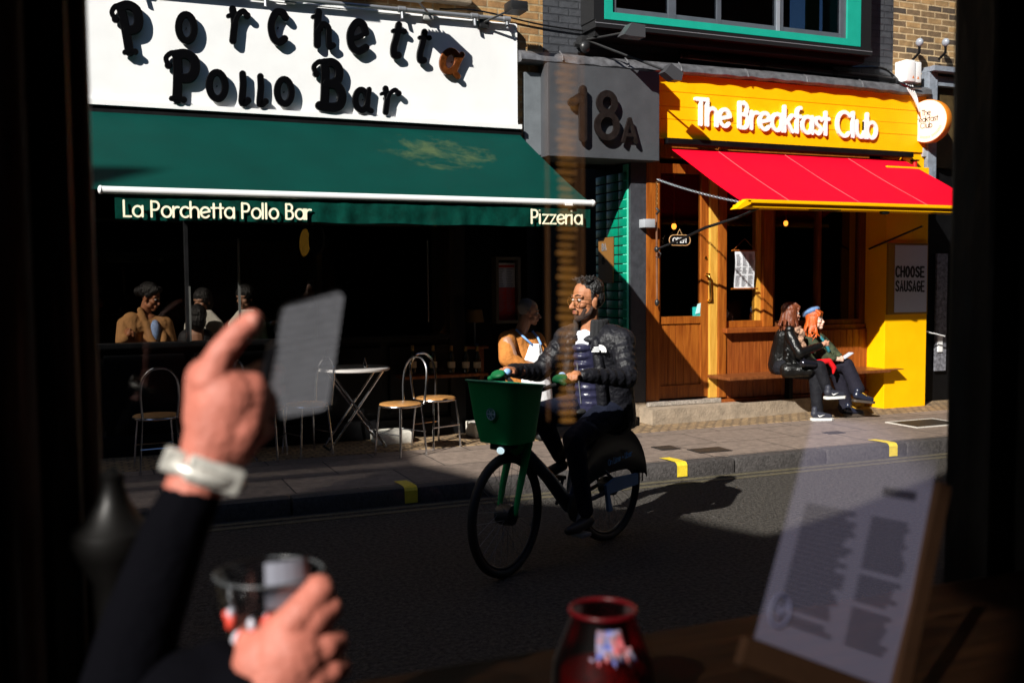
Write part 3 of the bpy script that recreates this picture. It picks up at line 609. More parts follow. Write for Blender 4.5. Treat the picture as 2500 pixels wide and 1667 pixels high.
tag(cb.build('cable', m_black, smooth=True), 'thick black cable looping past the end of the black pipe', 'cable')
# twin armed black floodlight
t = thing('floodlight', 'black twin armed floodlight on the grey bricks over the door number', 'floodlight', at(1340, 95, FY-.02), group=None)
c0 = at(1345, 92, FY-.1); tip = at(1448, 73, 8.75); t2 = at(1535, 165, 8.72)
MB().tube([c0, tip], .011, 8).tube([c0, (c0+t2)/2, t2], .012, 8).build('arm', m_flb, t, smooth=True)
MB().box(c0+Vector((-.06, -.02, -.07)), c0+Vector((.05, .1, .04)), .01).tube([c0+Vector((-.12, .02, -.05)), c0+Vector((.02, .02, -.06))], .025, 8).ell(c0+Vector((-.02, -.03, -.08)), (.06, .04, .06)).build('bracket', m_flb, t, smooth=True)
h = MB(); h.prism([(-.11, -.05), (-.04, -.06), (.13, -.06), (.13, .06), (-.02, .07)], tip, UX, UZ, -.07, .07); h.build('lamp_head', mat('grey_lamp_casting', (.05, .05, .055), .4), t)
h = MB(); h.prism([(-.08, -.02), (.03, -.09), (.12, -.09), (.14, -.01), (.0, .07)], t2, UX, UZ, -.06, .06); h.build('lamp_head', mat('grey_lamp_casting', (.05, .05, .055), .4), t)
# pilaster, panel, digits, recess
MB().box((4.083, FY-.05, 2.92), (4.318, FY+.35, 3.735)).build('pilaster_cap', m_pil, bg_)
np_ = thing('number_panel', 'plain grey rendered panel with raised bronze door number', 'sign', (4.85, 9.1, 2.9))
MB().box((4.26, 9.08, 2.893), (5.545, FY+.3, 3.81), .004).build('panel', m_panel, np_)
m_bron = mat('dark_bronze', (.012, .008, .007), .4, metal=.1, var=.3, vs=14)
def digit(name, strokes, x0, y0, x1, y1, wd, Y=9.08, so_=.035, th=.03):
    pa = at(x0, (y0+y1)/2, Y); pb = at(x1, (y0+y1)/2, Y); pc = at((x0+x1)/2, y0, Y); pd = at((x0+x1)/2, y1, Y)
    W_ = pb.x-pa.x; H_ = pc.z-pd.z; o = Vector((pa.x, Y-so_, pd.z)); mb = MB()
    for i, s_ in enumerate(strokes): stroke(mb, [(a*W_, b*H_) for a, b in s_], wd, o, UX, UZ, th, i*.001)
    mb.tube([(pa.x+W_/2, Y, pd.z+H_*.45), (pa.x+W_/2, Y-so_, pd.z+H_*.45)], .006, 6)
    return mb.build(name, m_bron, np_)
digit('numeral', [[(.62, 0), (.62, 1)], [(.1, .72), (.55, .86)], [(.62, .95), (.55, .8)]], 1303, 208, 1352, 318, .085)
digit('numeral', [A(.5, .75, .32, .2, 0, 360, 24), A(.5, .27, .4, .25, 0, 360, 24)], 1361, 212, 1416, 320, .065)
digit('letter', [[(.05, 0), (.45, 1)], [(.5, 1), (.92, 0)], [(.22, .3), (.75, .3)]], 1424, 276, 1458, 328, .035)
# wall below the panel: recess with teal tiles
MB().box((5.32, FY-.02, PZ), (5.505, FY+.12, 2.89)).box((5.35, FY+.12, PZ), (5.505, FY+.75, 2.89)).build('pilaster', mat('slate_render', (.04, .042, .05), .5, var=.25, vs=14, bump=.3, bs=60), bg_)
MB().box((4.32, 10.05, PZ), (4.5, 10.1, 2.89)).box((4.3, FY+.36, 2.9), (5.5, 10.06, 3.0)).box((4.28, FY-.02, PZ), (4.34, 10.04, 2.89)).box((4.3, 9.35, PZ-.05), (5.32, 10.04, PZ+.01)).build('recess', m_dark, bg_)
tl = MB(); tz = PZ+.04; XR = 5.318
while tz < 2.8:
    for ya, yb in ((9.335, 9.52), (9.52, 9.79), (9.79, 10.04)): tl.box((XR-.02, ya+.006, tz+.006), (XR, yb-.006, tz+.092), .006)
    tz += .098
tl.build('glazed_tile', mat('teal_glazed_tile', (.001, .2, .115), .3, var=.15, vs=10, spec=.3), bg_, smooth=True)
MB().box((XR-.012, 9.33, PZ+.01), (XR+.03, 10.048, 2.88)).build('tile_grout', mat('pale_teal_grout', (.1, .6, .42), .8), bg_)
t = thing('door_sign', 'slim brown name plate fixed to the teal tiled reveal', 'sign', (5.28, 9.7, 1.7))
MB().box((5.275, 9.6, 1.62), (5.29, 9.93, 2.12)).build('plate', mat('brown_plate', (.2, .09, .02), .5), t)
for tx, zz in (('BA', 1.98), ('G', 1.83)): write(tx, 0, .1 if tx == 'BA' else .05, .07, (5.2749, 9.84, zz), (0, -1, 0), UZ, .014, .004, m_steel if tx == 'BA' else m_dark, t)
# ================================================================ CAFE
cf = thing('cafe_building', 'cafe front of yellow boards, varnished timber door, windows and panelling', 'building', (7.5, FY, 0))
ZT, ZB = 3.815, 3.155; CX0, CX1 = 5.552, 9.35
pl = MB(); hs = [ZB, ZB+.2, ZB+.335, ZB+.49, ZT+.02]
for i in range(4): pl.box((CX0, FY-.09-(i % 2)*.002, hs[i]+.003), (CX1, FY+.3, hs[i+1]-.001), .003)
pl.box((CX0+.01, FY-.08, ZB+.01), (CX1-.01, FY+.29, ZT)); pl.build('fascia', m_yel, cf)
cs = thing('cafe_lettering', 'white raised lettering across the yellow cafe fascia', 'sign', (7.2, FY-.1, 3.4))
plane_text('The Breakfast Club', 1596, 286, 2012, 319, FY-.093, 56, .043, .03, mat('white_letter', (.85, .85, .85), .4), cs, 'letter', each=True)
# yellow column
m_yel2 = m_yel
MB().box((8.55, 8.99, PZ), (9.19, FY+.3, 2.95), .006).box((9.02, FY-.07, 2.952), (9.35, FY+.3, ZB)).box((9.19, FY-.02, PZ), (9.3, FY+.3, 2.95)).build('column', m_yel2, cf)
# timber
D_ = MB(); O2 = MB(); RW = MB()
D_.box((5.507, FY-.03, PZ+.22), (5.669, FY+.12, 3.1), .006)
def vx(px, Y=FY): return at(px, 700, Y).x
xA, xB, xC, xD, xE = vx(1512), vx(1610), vx(1627), vx(1645), vx(1663)
D_.box((xD, FY-.05, PZ+.22), (xE, FY+.12, 3.1), .006)
D_.box((xA-.001, FY-.02, 2.96), (8.549, FY+.12, 3.152))
O2.box((xC, FY-.03, PZ+.22), (xD-.001, FY+.12, 2.96), .006)
wL, wR = xE, vx(1772)
sz = 1.11
D_.box((vx(1750), FY-.03, sz+.0), (wR, FY+.12, 2.96), .008)
O2.box((vx(1739), FY+.02, sz+.02), (vx(1750)-.001, FY+.1, 2.96), .004)
D_.box((xE, FY+.0, sz), (vx(1750)-.001, FY+.1, sz+.075), .004)
D_.build('door_frame', m_orange, cf); O2.build('light_frame', m_orange2, cf)
RW.box((xE-.05, FY-.13, sz-.055), (wR+.02, FY+.1, sz-.001), .008)
zp0 = PZ+.2; n_ = 0; x = xE+.0
while x < 8.54:
    x2 = min(8.545, x+.095); RW.box((x+.003, FY-.03, zp0), (x2-.001, FY+.06, sz-.056), .006); x = x2
RW.box((wR, FY+.0, sz-.055), (8.549, FY+.12, sz-.001)).box((xD+.02, FY-.075, PZ+.12), (8.54, FY+.1, zp0-.002), .008)
RW.build('panelling', wood_mat('varnished_boards', (.17, .036, .007), (.3, .08, .014), .4), cf)
MB().box((wR+.001, FY+.02, sz), (wR+.06, FY+.1, 2.96)).box((vx(1880), FY+.02, sz), (vx(1880)+.05, FY+.1, 2.96)).box((8.46, FY+.02, sz), (8.549, FY+.1, 2.96)).box((wR+.001, FY+.021, sz), (8.5, FY+.1, sz+.06)).build('dark_window_frame', m_redwood, cf)
MB().box((xE, FY+.05, sz+.02), (vx(1739), FY+.054, 2.96)).box((wR+.05, FY+.06, sz+.03), (8.5, FY+.064, 2.96)).build('window_pane', m_glass, cf)
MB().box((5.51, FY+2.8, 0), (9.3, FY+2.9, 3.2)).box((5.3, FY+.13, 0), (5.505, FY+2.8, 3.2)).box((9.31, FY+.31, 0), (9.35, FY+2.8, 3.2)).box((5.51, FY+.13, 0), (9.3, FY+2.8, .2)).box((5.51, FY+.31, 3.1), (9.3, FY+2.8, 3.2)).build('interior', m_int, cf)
# door
dr = MB(); zd0 = PZ+.235
dr.box((xB, FY+.0, zd0), (xC-.001, FY+.06, 2.9), .005).box((xA, FY+.0, 2.8), (xB, FY+.06, 2.9)).box((xA, FY+.0, zd0), (xA+.03, FY+.06, 2.8)).box((xA+.03, FY+.0, 1.17), (xB, FY+.06, 1.25)).box((xA+.03, FY+.0, zd0), (xB, FY+.06, zd0+.14))
x = xA+.03
while x < xB-.01: x2 = min(xB, x+.1); dr.box((x+.002, FY+.015, zd0+.14), (x2-.001, FY+.05, 1.17), .005); x = x2
do = dr.build('door', m_orange, cf)
MB().box((xA+.03, FY+.028, 1.25), (xB, FY+.033, 2.8)).build('door_pane', m_glass, do)
a = at(1626, 632, FY-.04); b = at(1630, 692, FY-.04)
MB().tube([a+Vector((0, .05, 0)), a, (a.x+.012, a.y-.02, a.z-.02), (b.x, b.y-.02, b.z+.02), b, b+Vector((0, .05, 0))], .013, 10).box((a.x-.02, FY-.035, a.z-.02), (a.x+.03, FY-.03, a.z+.02)).box((b.x-.02, FY-.035, b.z-.02), (b.x+.03, FY-.03, b.z+.02)).build('door_handle', m_gold, do, smooth=True)
k_ = at(1621, 592, FY-.002); MB().lathe([(.018, 0), (.018, .01), (.01, .014)], k_, (0, -1, 0), 14).build('lock', m_gold, do, smooth=True)
# threshold and concrete step
m_conc = mat('worn_concrete', (.3, .235, .17), .9, var=.3, vs=9, bump=.7, bs=45)
p1 = at(1500, 930, 9.22)
MB().box((5.5, FY-.08, PZ+.17), (xD+.02, FY+.12, PZ+.215), .005).build('threshold', mat('tread_plate', (.45, .4, .35), .4, metal=.4, var=.6, vs=60, bump=1, bs=90), cf)
stp = MB(); stp.prism([(5.42, 9.0), (xD+.4, 9.06), (8.54, FY-.02), (8.54, FY+.1), (5.42, FY+.1)], (0, 0, PZ), (1, 0, 0), (0, 1, 0), 0, .165); stp.build('step', m_conc, cf)
MB().box((5.32, FY-.03, PZ-.01), (5.507, FY+.12, PZ+.215)).build('pilaster_base', m_conc, cf)
# bench
bn = thing('bench', 'dark timber bench fixed along the cafe panelling', 'bench', (7.4, 8.98, PZ))
bz = .60
MB().box((6.28, 8.85, bz-.035), (8.52, FY-.031, bz), .008).box((8.3, 8.86, bz-.012), (8.72, 8.985, bz-.002), .002).build('seat', m_redwood, bn)
for x in (7.3, 8.25): MB().box((x, 9.14, PZ+.165), (x+.05, FY-.08, bz-.036)).build('leg', m_dark, bn)
# red awning
ra_ = awning('awning', 'bright red awning with yellow front bar over the cafe window', 5.766, 9.03, FY-.07, 3.06, 7.97, 2.405, m_red, .012)
for x in (6.36, 7.25, 8.15): MB().tube([(x, FY-.07+(7.97-FY+.07)*k/12, 3.06+(2.405-3.06)*k/12-.012*math.sin(PI*k/12)+.001) for k in range(13)], .004, 6).build('seam', mat('pale_red_seam', (.85, .09, .1), .7), ra_, smooth=True)
fb = MB(); x0, x1 = 5.72, 9.08
fb.prism([(0, 0), (.06, .02), (.07, .045), (.0, .05)], (x0, 7.99, 2.375), (0, -1, 0), (0, 0, 1), 0, x0-x1) if 0 else fb.box((x0+.08, 7.9, 2.375), (x1, 8.0, 2.41), .01).box((x0+.08, 7.93, 2.335), (x1, 8.14, 2.372), .008)
fb.prism([(-.05, -.06), (.0, -.06), (.12, -.01), (.12, .035), (.07, .035)], (x0, 7.9, 2.375), UX, UZ, -.1, 0)
fb.build('front_bar', m_yel, ra_)
MB().box((6.6, 7.925, 2.325), (6.95, 7.99, 2.3345)).build('slot', m_dark, ra_); MB().box((8.2, 7.925, 2.325), (8.6, 7.99, 2.3345)).build('slot', m_dark, ra_); MB().ell((7.55, 7.97, 2.32), (.06, .04, .02)).build('sensor', m_dark, ra_)
MB().box((5.68, FY-.16, 3.085), (9.1, FY-.091, 3.15), .01).build('cassette', m_dark, ra_)
pv = at(1508, 573, 9.2); tp = at(1742, 478, 8.05)
ar = MB(); mid = (pv+tp)/2+Vector((.0, 0, .02)); ar.tube([pv, pv.lerp(tp, .25), mid, tp.lerp(pv, .2)+Vector((0, 0, -.01)), tp], [.012, .014, .016, .014, .012], 8)
pv2 = at(1996, 572, 9.2); tp2 = at(2118, 520, 8.5); MB().tube([pv2, tp2], .012, 8).build('support_arm', mat('black_steel', (.02, .02, .022), .25, metal=.6), ra_, smooth=True)
ar.build('support_arm', mat('black_steel', (.02, .02, .022), .25, metal=.6), ra_, smooth=True)
# rod, chain, detector box
t = thing('awning_winder', 'rusty vertical rod with hook and chain beside the cafe door', 'winder', at(1508, 690, 9.2))
q0 = at(1508, 492, 9.2); q1 = at(1509, 695, 9.2)
MB().tube([q0, q1], .011, 8).build('rod', mat('rusty_rod', (.3, .14, .08), .4, metal=.5, var=.3), t, smooth=True)
MB().tube([q0+Vector((0, 0, .06)), q0+Vector((.01, -.03, .03)), q0], .014, 8).ell(q1, (.025, .025, .04)).ell(pv, (.025, .03, .035)).tube([pv, pv+Vector((.03, -.04, -.05)), pv+Vector((.02, -.02, -.09)), pv+Vector((-.01, 0, -.08))], .006, 6).build('hook', m_flb, t, smooth=True)
def chain(mb, a, b, sag, L_=.034, r=.0035):
    a, b = Vector(a), Vector(b); n = int((b-a).length/(L_*.72))
    for i in range(n):
        f = (i+.5)/n; p = a.lerp(b, f)-Vector((0, 0, sag*4*f*(1-f))); g = (b-a).normalized()
        s_ = g.cross(Vector((0, 0, 1)) if abs(g.z) < .9 else Vector((0, 1, 0))).normalized(); s2 = g.cross(s_)
        if i % 2: s_ = s2
        mb.tube([p+g*math.cos(k*PI/4)*L_*.5+s_*math.sin(k*PI/4)*L_*.3 for k in range(8)], r, 5, closed=True)
mb = MB(); chain(mb, at(1509, 412, 9.15), at(1700, 464, 8.02), .02); tag(mb.build('chain', m_steel, smooth=True), 'slack steel chain from the door post to the red awning tip', 'chain')
mb = MB(); chain(mb, at(1509, 418, 9.15), q0+Vector((0, 0, .06)), 0); tag(mb.build('chain', mat('brass_chain', (.5, .3, .12), .3, metal=.9), smooth=True), 'short brown chain hanging straight down above the rod', 'chain')
p = at(1490, 512, FY-.12); t = MB().box((p.x-.06, FY-.14, p.z-.05), (p.x+.07, FY-.02, p.z+.04), .008); tag(t.build('junction_box', mat('pale_grey_plastic', (.35, .37, .4), .5), smooth=True), 'small grey box fixed on the timber post left of the cafe door', 'box')
# open sign
p = at(1561, 552, FY-.03); t = thing('open_sign', 'oval hanging board reading OPEN inside the door glass', 'sign', p)
mb = MB(); w_, h_ = .125, .056; pill = [(w_*.62+math.cos(k*PI/8-PI/2)*h_, math.sin(k*PI/8-PI/2)*h_) for k in range(9)]+[(-w_*.62+math.cos(k*PI/8+PI/2)*h_, math.sin(k*PI/8+PI/2)*h_) for k in range(9)]
mb.prism(pill, p, UX, UZ, -.01, .004); ob = mb.build('board', m_dark, t)
MB().tube([p+Vector((a, -.004, b)) for a, b in pill], .005, 6, closed=True).build('rim', mat('tan_wood_rim', (.5, .28, .12), .5), t, smooth=True)
MB().tube([p+Vector((-.04, 0, .045)), p+Vector((0, 0, .12)), p+Vector((.04, 0, .045))], .0035, 6).build('cord', mat('tan_cord', (.45, .27, .12), .8), t)
write('OPEN', 0, .175, .05, p+Vector((-.088, -.0045, -.025)), UX, UZ, .0095, .003, m_white, t)
# bulbs
for i, (px, py, Y, lab) in enumerate(((1548, 520, 9.75, 'glowing amber bulb behind the cafe door glass'), (1805, 513, 10.2, 'glowing amber bulb behind the big window above the women'), (1745, 640, 9.8, 'faint amber bulb low behind the hanging menu'))):
    p = at(px, py, Y); t = thing('light_bulb', lab, 'bulb', p, group=None)
    MB().ell(p, (.028, .028, .036), n=14).build('glass_globe', mat('amber_bulb_glass', (.9, .28, .03), .2, emit=(2.2 if i < 2 else 1.0)), t, smooth=2)
    MB().lathe([(.016, .03), (.016, .07)], p, n=10).tube([p+Vector((0, 0, .07)), p+Vector((0, 0, .6))], .004, 6).build('flex', m_gold, t)
# menu in window
a = at(1684, 577, FY+.0); b = at(1729, 662, FY+.0); t = thing('hanging_menu', 'long white printed menu hanging between wooden rods in the window', 'menu', b)
vs = []; mb = MB()
for k in range(13):
    f = k/12; y = FY-.03-.012*math.sin(f*PI*1.6)
    vs += [(a.x, y, a.z+(b.z-a.z)*f), (b.x, y, a.z+(b.z-a.z)*f)]
mb.add(vs, [(2*k, 2*k+1, 2*k+3, 2*k+2) for k in range(12)]); mb.build('menu_sheet', mat('white_paper', (.72, .74, .78), .7), t, smooth=2)
pr = MB()
for k in range(44):
    f = .09+k*.0205
    if f > .97 or .4 < f < .43 or .62 < f < .66: continue
    y = FY-.0315-.012*math.sin(f*PI*1.6)-.001; z = a.z+(b.z-a.z)*f
    for c_ in range(3):
        xa = a.x+.015+c_*(b.x-a.x-.02)/3; pr.box((xa, y, z), (xa+(b.x-a.x)/3*random.uniform(.45, .8), y+.0006, z+.0028))
pr.build('print', mat('grey_print', (.12, .12, .14), .8), t)
MB().tube([(a.x-.04, FY-.03, a.z+.006), (b.x+.03, FY-.03, a.z+.006)], .009, 8).tube([(a.x-.04, FY-.025, b.z-.004), (b.x+.05, FY-.025, b.z-.004)], .009, 8).tube([(a.x-.02, FY-.03, a.z+.01), ((a.x+b.x)/2, FY-.03, a.z+.14), (b.x+.01, FY-.03, a.z+.01)], .002, 4).build('rod', m_orange, t, smooth=True)
# teal sticker card
a = at(1590, 705, FY+.02); b = at(1615, 731, FY+.02); t = thing('window_card', 'turquoise card with pale leaflet at the foot of the door glass', 'card', b)
MB().box((a.x, FY+.01, b.z), (b.x, FY+.014, a.z)).build('card', mat('turquoise_card', (.02, .45, .42), .5), t)
MB().prism([(.03, .05), (.09, .06), (.1, .17), (.06, .16)], (a.x, FY+.006, b.z), UX, UZ, 0, .003).build('leaflet', mat('pale_aqua_paper', (.5, .8, .8), .6), t)
# poster
a = at(2055, 563, 8.96); b = at(2126, 716, 8.96); t = thing('poster', 'framed white poster reading CHOOSE SAUSAGE on the yellow column', 'poster', b)
a2 = at(2041, 559, 8.96)
MB().box((a2.x, 8.955, b.z-.025), (b.x+.02, 8.989, a.z+.025), .005).build('frame', mat('ochre_frame', (.3, .16, .01), .5), t)
MB().box((a.x, 8.948, b.z), (b.x, 8.954, a.z)).build('sheet', mat('poster_paper', (.5, .53, .6), .5), t)
def condensed(txt, xa, ya, xb, hgt):
    A_ = at(xa, ya, 8.948); B_ = at(xb, ya+1, 8.948); ux = B_-A_; L_ = ux.length; ux.normalize(); h2 = at(xa, ya-hgt, 8.948).z-A_.z
    cw = L_/len(txt); mb = MB(); n = 0
    for i, c in enumerate(txt):
        adv, st = GL[c]; gx = max(.3, max(p[0] for s_ in st for p in s_))
        for s_ in st: stroke(mb, [(i*cw+cw*.16+p[0]/gx*cw*.64, p[1]/.75*h2) for p in s_], cw*.3, A_, ux, UZ, .003, (n % 7)*.0002); n += 1
    mb.build('lettering', m_cloth_black, t)
condensed('CHOOSE', 2056, 635, 2124, 23); condensed('SAUSAGE', 2056, 668, 2124, 23)
# round projecting sign
t = thing('round_sign', 'round white cafe sign with orange rim projecting from the fascia', 'sign', (9.33, 9.2, 3.5))
c = Vector((9.33, 9.16, 3.515)); rr = .255
AX = Vector((.96, .28, 0)).normalized(); c = Vector((9.31, 9.12, 3.515))
MB().lathe([(rr*.98, -.06), (rr, -.05), (rr, .05), (rr*.98, .06)], c, AX, 40).build('drum', mat('orange_plastic', (.75, .22, .01), .35), t, smooth=True)
MB().lathe([(.001, .0), (rr*.965, .0), (rr*.965, .003), (.001, .003)], c-AX*.0635, AX, 40).build('face', mat('white_acrylic', (.85, .72, .6), .3), t)
ux = Vector((AX.y, -AX.x, 0)); fo = c-AX*.0636
for tx, y_, z_, w_ in (('The', -.06, .07, .11), ('Breakfast', -.155, -.005, .3), ('Club', -.075, -.08, .15)): write(tx, 0, w_, .062, fo+ux*y_+UZ*z_, ux, UZ, .008, .001, m_black, t)
mb = MB(); n = 0
for k in range(26):
    an = math.radians(200+k*5.4)
    if k in (7, 8, 16): continue
    p_ = (math.cos(an)*.205, math.sin(an)*.205); g_ = (math.cos(an)*.182, math.sin(an)*.182)
    stroke(mb, [p_, ((p_[0]+g_[0])/2+.004, (p_[1]+g_[1])/2), g_], .006, fo, ux, UZ, .001, (n % 5)*.0002); n += 1
mb.build('small_print', mat('orange_print', (.7, .2, .03), .6), t)
MB().box((9.24, FY-.16, 3.35), (9.3, FY-.092, 3.68), .004).box((9.3, 9.13, 3.37), (9.315, 9.2, 3.66)).build('bracket', m_yel, t)
p = at(2122, 352, 9.25); mb = MB().box((p.x-.06, 9.2, p.z-.05), (p.x+.06, 9.29, p.z+.06), .01); tag(mb.build('junction_box', mat('pale_grey_plastic', (.35, .37, .4), .5), smooth=True), 'white box hanging under the round cafe sign', 'box')
p = at(2101, 382, 9.2); t = thing('red_alarm', 'small red cylinder fixed on the yellow column top', 'alarm', p)
MB().lathe([(.03, -.06), (.03, .06)], p, n=14).build('body', mat('red_plastic', (.5, .01, .01), .4), t, smooth=True); MB().box(p+Vector((-.04, -.035, .06)), p+Vector((.04, .05, .075))).build('cap', m_dark, t)
# ================================================================ NEXT BUILDING
nb = thing('corner_building', 'weathered brick building at the far right with grey trim', 'building', (9.6, FY, 0))
MB().box((8.908, FY+.003, 3.97), (20, FY+.35, 15)).build('wall', m_brick2, nb)
MB().box((9.36, FY-.12, 2.6), (9.5, FY+.3, 4.12), .01).box((9.36, FY-.2, 4.121), (14, FY+.3, 4.18)).box((9.5, FY-.1, 3.97), (14, FY+.002, 4.08)).build('grey_trim', mat('grey_blue_trim', (.22, .25, .3), .6, var=.3, vs=12, bump=.4), nb)
MB().box((9.52, FY-.02, 3.0), (14, FY+.3, 3.965)).build('fascia', mat('brown_boards', (.07, .045, .015), .6, var=.4), nb)
MB().box((9.36, FY+.02, 0), (14, FY+.3, 2.99)).build('shopfront', m_dark, nb)
MB().box((9.36, FY-.09, .3), (9.43, FY-.0, 2.5)).build('downpipe', mat('black_plastic_pipe', (.01, .01, .011), .3), nb)
p = at(2150, 700, 9.25); MB().box((p.x+.03, 9.27, .5), (p.x+.2, 9.3, 1.95)).build('sticker_strip', mat('worn_stickers', (.14, .14, .16), .7, var=.9, vs=22), nb)
p = at(2164, 790, 9.2); MB().box((p.x-.01, 9.25, p.z-.1), (p.x+.06, 9.268, p.z+.1)).build('notice', m_white, nb)
cb = MB().tube(spl([at(2118, 935, 9.15), at(2119, 850, 9.15), at(2122, 768, 9.12), at(2140, 765, 9.12), at(2170, 772, 9.12)], 6), .008, 6)
tag(cb.build('cord', m_white, smooth=True), 'white cord tied at the edge of the yellow column', 'cord')
t = thing('cable_boxes', 'pair of white cable boxes with hanging leads on the brick wall', 'cable box', at(2095, 165, 9.1))
a = at(2075, 138, 9.15); b = at(2112, 192, 9.15); xm = (a.x*.42+b.x*.58)
MB().box((a.x, 9.1, b.z), (xm-.004, 9.29, a.z), .02).build('box', m_white, t, smooth=True); MB().box((xm+.004, 9.12, b.z), (b.x, 9.29, a.z-.01), .015).build('box', m_white, t, smooth=True)
mb = MB()
for xx in (xm-.04, (xm+b.x)/2): mb.prism([(-.018, 0), (.018, 0), (0, .035)], (xx, 9.0998 if xx < xm else 9.1198, b.z+.04), UX, UZ, 0, .001)
mb.build('warning_mark', mat('orange_print', (.7, .2, .03), .6), t)
mb = MB()
for k in range(4): mb.tube(spl([(a.x+.04+k*.03, 9.15, b.z), (a.x+.06+k*.03, 9.13, b.z-.09), (a.x+.13+k*.02, 9.12, b.z-.18), (a.x+.2+k*.01, 9.12, b.z-.28-.02*k)], 5), .007, 6)
mb.build('lead', m_white, t, smooth=True)
for px, lab in ((2112, 'small domed security camera above the white cable boxes'), (2172, 'small domed camera at the edge of the corner building')):
    p = at(px, 98, 9.15); t = thing('security_camera', lab, 'camera', p)
    MB().ell(p, (.04, .05, .05)).build('dome', mat('grey_dome', (.3, .33, .38), .3), t, smooth=2); MB().tube([p, p+Vector((0, 0, -.12)), p+Vector((.0, .1, -.18))], .016, 8).build('stem', m_dark, t, smooth=True)
# ================================================================ TABLES AND CHAIRS
m_seat = mat('cane_seat', (.42, .2, .06), .45, var=.3, vs=30, bump=.5, bs=90)
def chair(label):
    t = thing('bistro_chair', label, 'chair', (0, 0, 0), 0, 'metal bistro chairs outside the restaurant', local=True)
    MB().lathe([(.001, .425), (.17, .425), (.185, .432), (.185, .452), (.175, .458), (.001, .455)], (0, 0, 0), n=28, cap=False).build('seat', m_seat, t, smooth=True)
    MB().tube([(math.cos(a)*.188, math.sin(a)*.188, .44) for a in [2*PI*k/28 for k in range(28)]], .008, 8, closed=True).build('seat_ring', m_chrome, t, smooth=True)
    for sx in (1, -1):
        for sy in (1, -1):
            MB().tube([(sx*.13, sy*.13, .435), (sx*.148, sy*.148, .2), (sx*.16, sy*.16, .012)], .009, 8).lathe([(.013, 0), (.013, .02)], (sx*.16, sy*.16, 0), n=8).build('leg', m_chrome, t, smooth=True)
    pts = spl([(-.13, -.165, .44), (-.145, -.18, .62), (-.13, -.2, .76), (-.07, -.21, .835), (0, -.213, .85), (.07, -.21, .835), (.13, -.2, .76), (.145, -.18, .62), (.13, -.165, .44)], 5)
    MB().tube(pts, .011, 8).build('backrest', m_chrome, t, smooth=True)
    MB().tube([(-.155, -.155, .2), (.155, -.155, .2)], .006, 6).tube([(-.155, .155, .2), (.155, .155, .2)], .006, 6).build('stretcher', m_chrome, t, smooth=True)
    return t
c0 = chair('metal chair with sunlit cane seat facing the round table')
spots = [((2.50, 8.42), 2.05, None), ((2.93, 8.72), .35+PI, 'metal chair behind the sunlit one, back turned to the bottles'),
         ((.48, 8.56), .1, 'low backed metal chair at the far left beside the window post'), ((1.36, 8.72), -2.0, 'metal chair whose arched back shows behind the raised hand'), ((1.75, 8.78), 1.9, 'metal chair half hidden behind the phone')]
for i, ((x, y), r, lab) in enumerate(spots):
    if i == 0: c0.matrix_basis = Matrix.Translation((x, y, PZ+.004)) @ Matrix.Rotation(r, 4, 'Z')
    else: copy_tree(c0, (x, y, PZ+.004), r, lab)
def table(x, y, r, lab, top):
    t = thing('bistro_table', lab, 'table', (x, y, PZ+.004), 0, 'round bistro tables', local=True)
    MB().lathe([(.001, .715), (r-.01, .715), (r, .722), (r, .738), (r-.008, .745), (.001, .745)], (0, 0, 0), n=36, cap=False).build('tabletop', top, t, smooth=True)
    for s in (1, -1): MB().tube([(s*.24, -.12, .71), (-s*.26, -.12, .01)], .012, 8).tube([(s*.24, .12, .71), (-s*.26, .12, .01)], .012, 8).tube([(-s*.26, -.15, .01), (-s*.26, .15, .01)], .012, 8).build('leg', m_chrome, t, smooth=True)
    return t
table(2.22, 8.95, .33, 'round pale topped table with crossed metal legs beside the sunlit chair', mat('pale_laminate', (.45, .42, .4), .3))
table(1.02, 8.75, .3, 'round dim table seen behind the raised hand', mat('dull_laminate', (.2, .2, .24), .35))
p = Vector((2.3, 8.85, PZ+.749)); t = thing('sauce_bottle', 'tiny silver cruet standing on the pale round table', 'cruet', p)
MB().lathe([(.022, 0), (.024, .02), (.008, .06), (.005, .09)], p, n=12).build('body', m_chrome, t, smooth=True)
# ================================================================ PEOPLE
def rotz(a): return Matrix.Rotation(a, 3, 'Z')
def head(c, yaw, s=1.0, pitch=0, roll=0):
    Rm = rotz(yaw) @ Matrix.Rotation(pitch, 3, 'Y') @ Matrix.Rotation(roll, 3, 'X'); c = Vector(c)
    return (lambda x, y, z: c+Rm @ Vector((x*s, y*s, z*s))), Rm
def head_blob(mb, P_, Rm, s=1.0, nose=1.0):
    e = lambda p, r: mb.ell(P_(*p), tuple(q*s for q in r), Rm, 16)
    e((-.012, 0, .045), (.093, .073, .085)); e((.025, 0, -.015), (.06, .056, .085)); e((.02, 0, -.06), (.055, .05, .045)); e((.06, 0, -.092), (.026, .024, .02))
    mb.cap(P_(.08, 0, .012), .0095*s*nose, P_(.09+.022*nose, 0, -.03), .013*s*nose); e((.09+.01*nose, .012*nose, -.034), (.01, .008*nose, .008)); e((.09+.01*nose, -.012*nose, -.034), (.01, .008*nose, .008))
    for q in (1, -1):
        mb.cap(P_(.08, .012*q, .03), .011*s, P_(.066, .048*q, .03), .01*s); e((.056, .04*q, -.02), (.026, .02, .02)); e((-.005, .076*q, -.01), (.02, .009, .032)); e((-.012, .08*q, .006), (.012, .008, .018)); e((.028, .046*q, -.06), (.03, .013, .025))
    mb.cap(P_(.086, -.02, -.053), .008*s, P_(.086, .02, -.053), .008*s); mb.cap(P_(.084, -.016, -.066), .009*s, P_(.084, .016, -.066), .009*s)
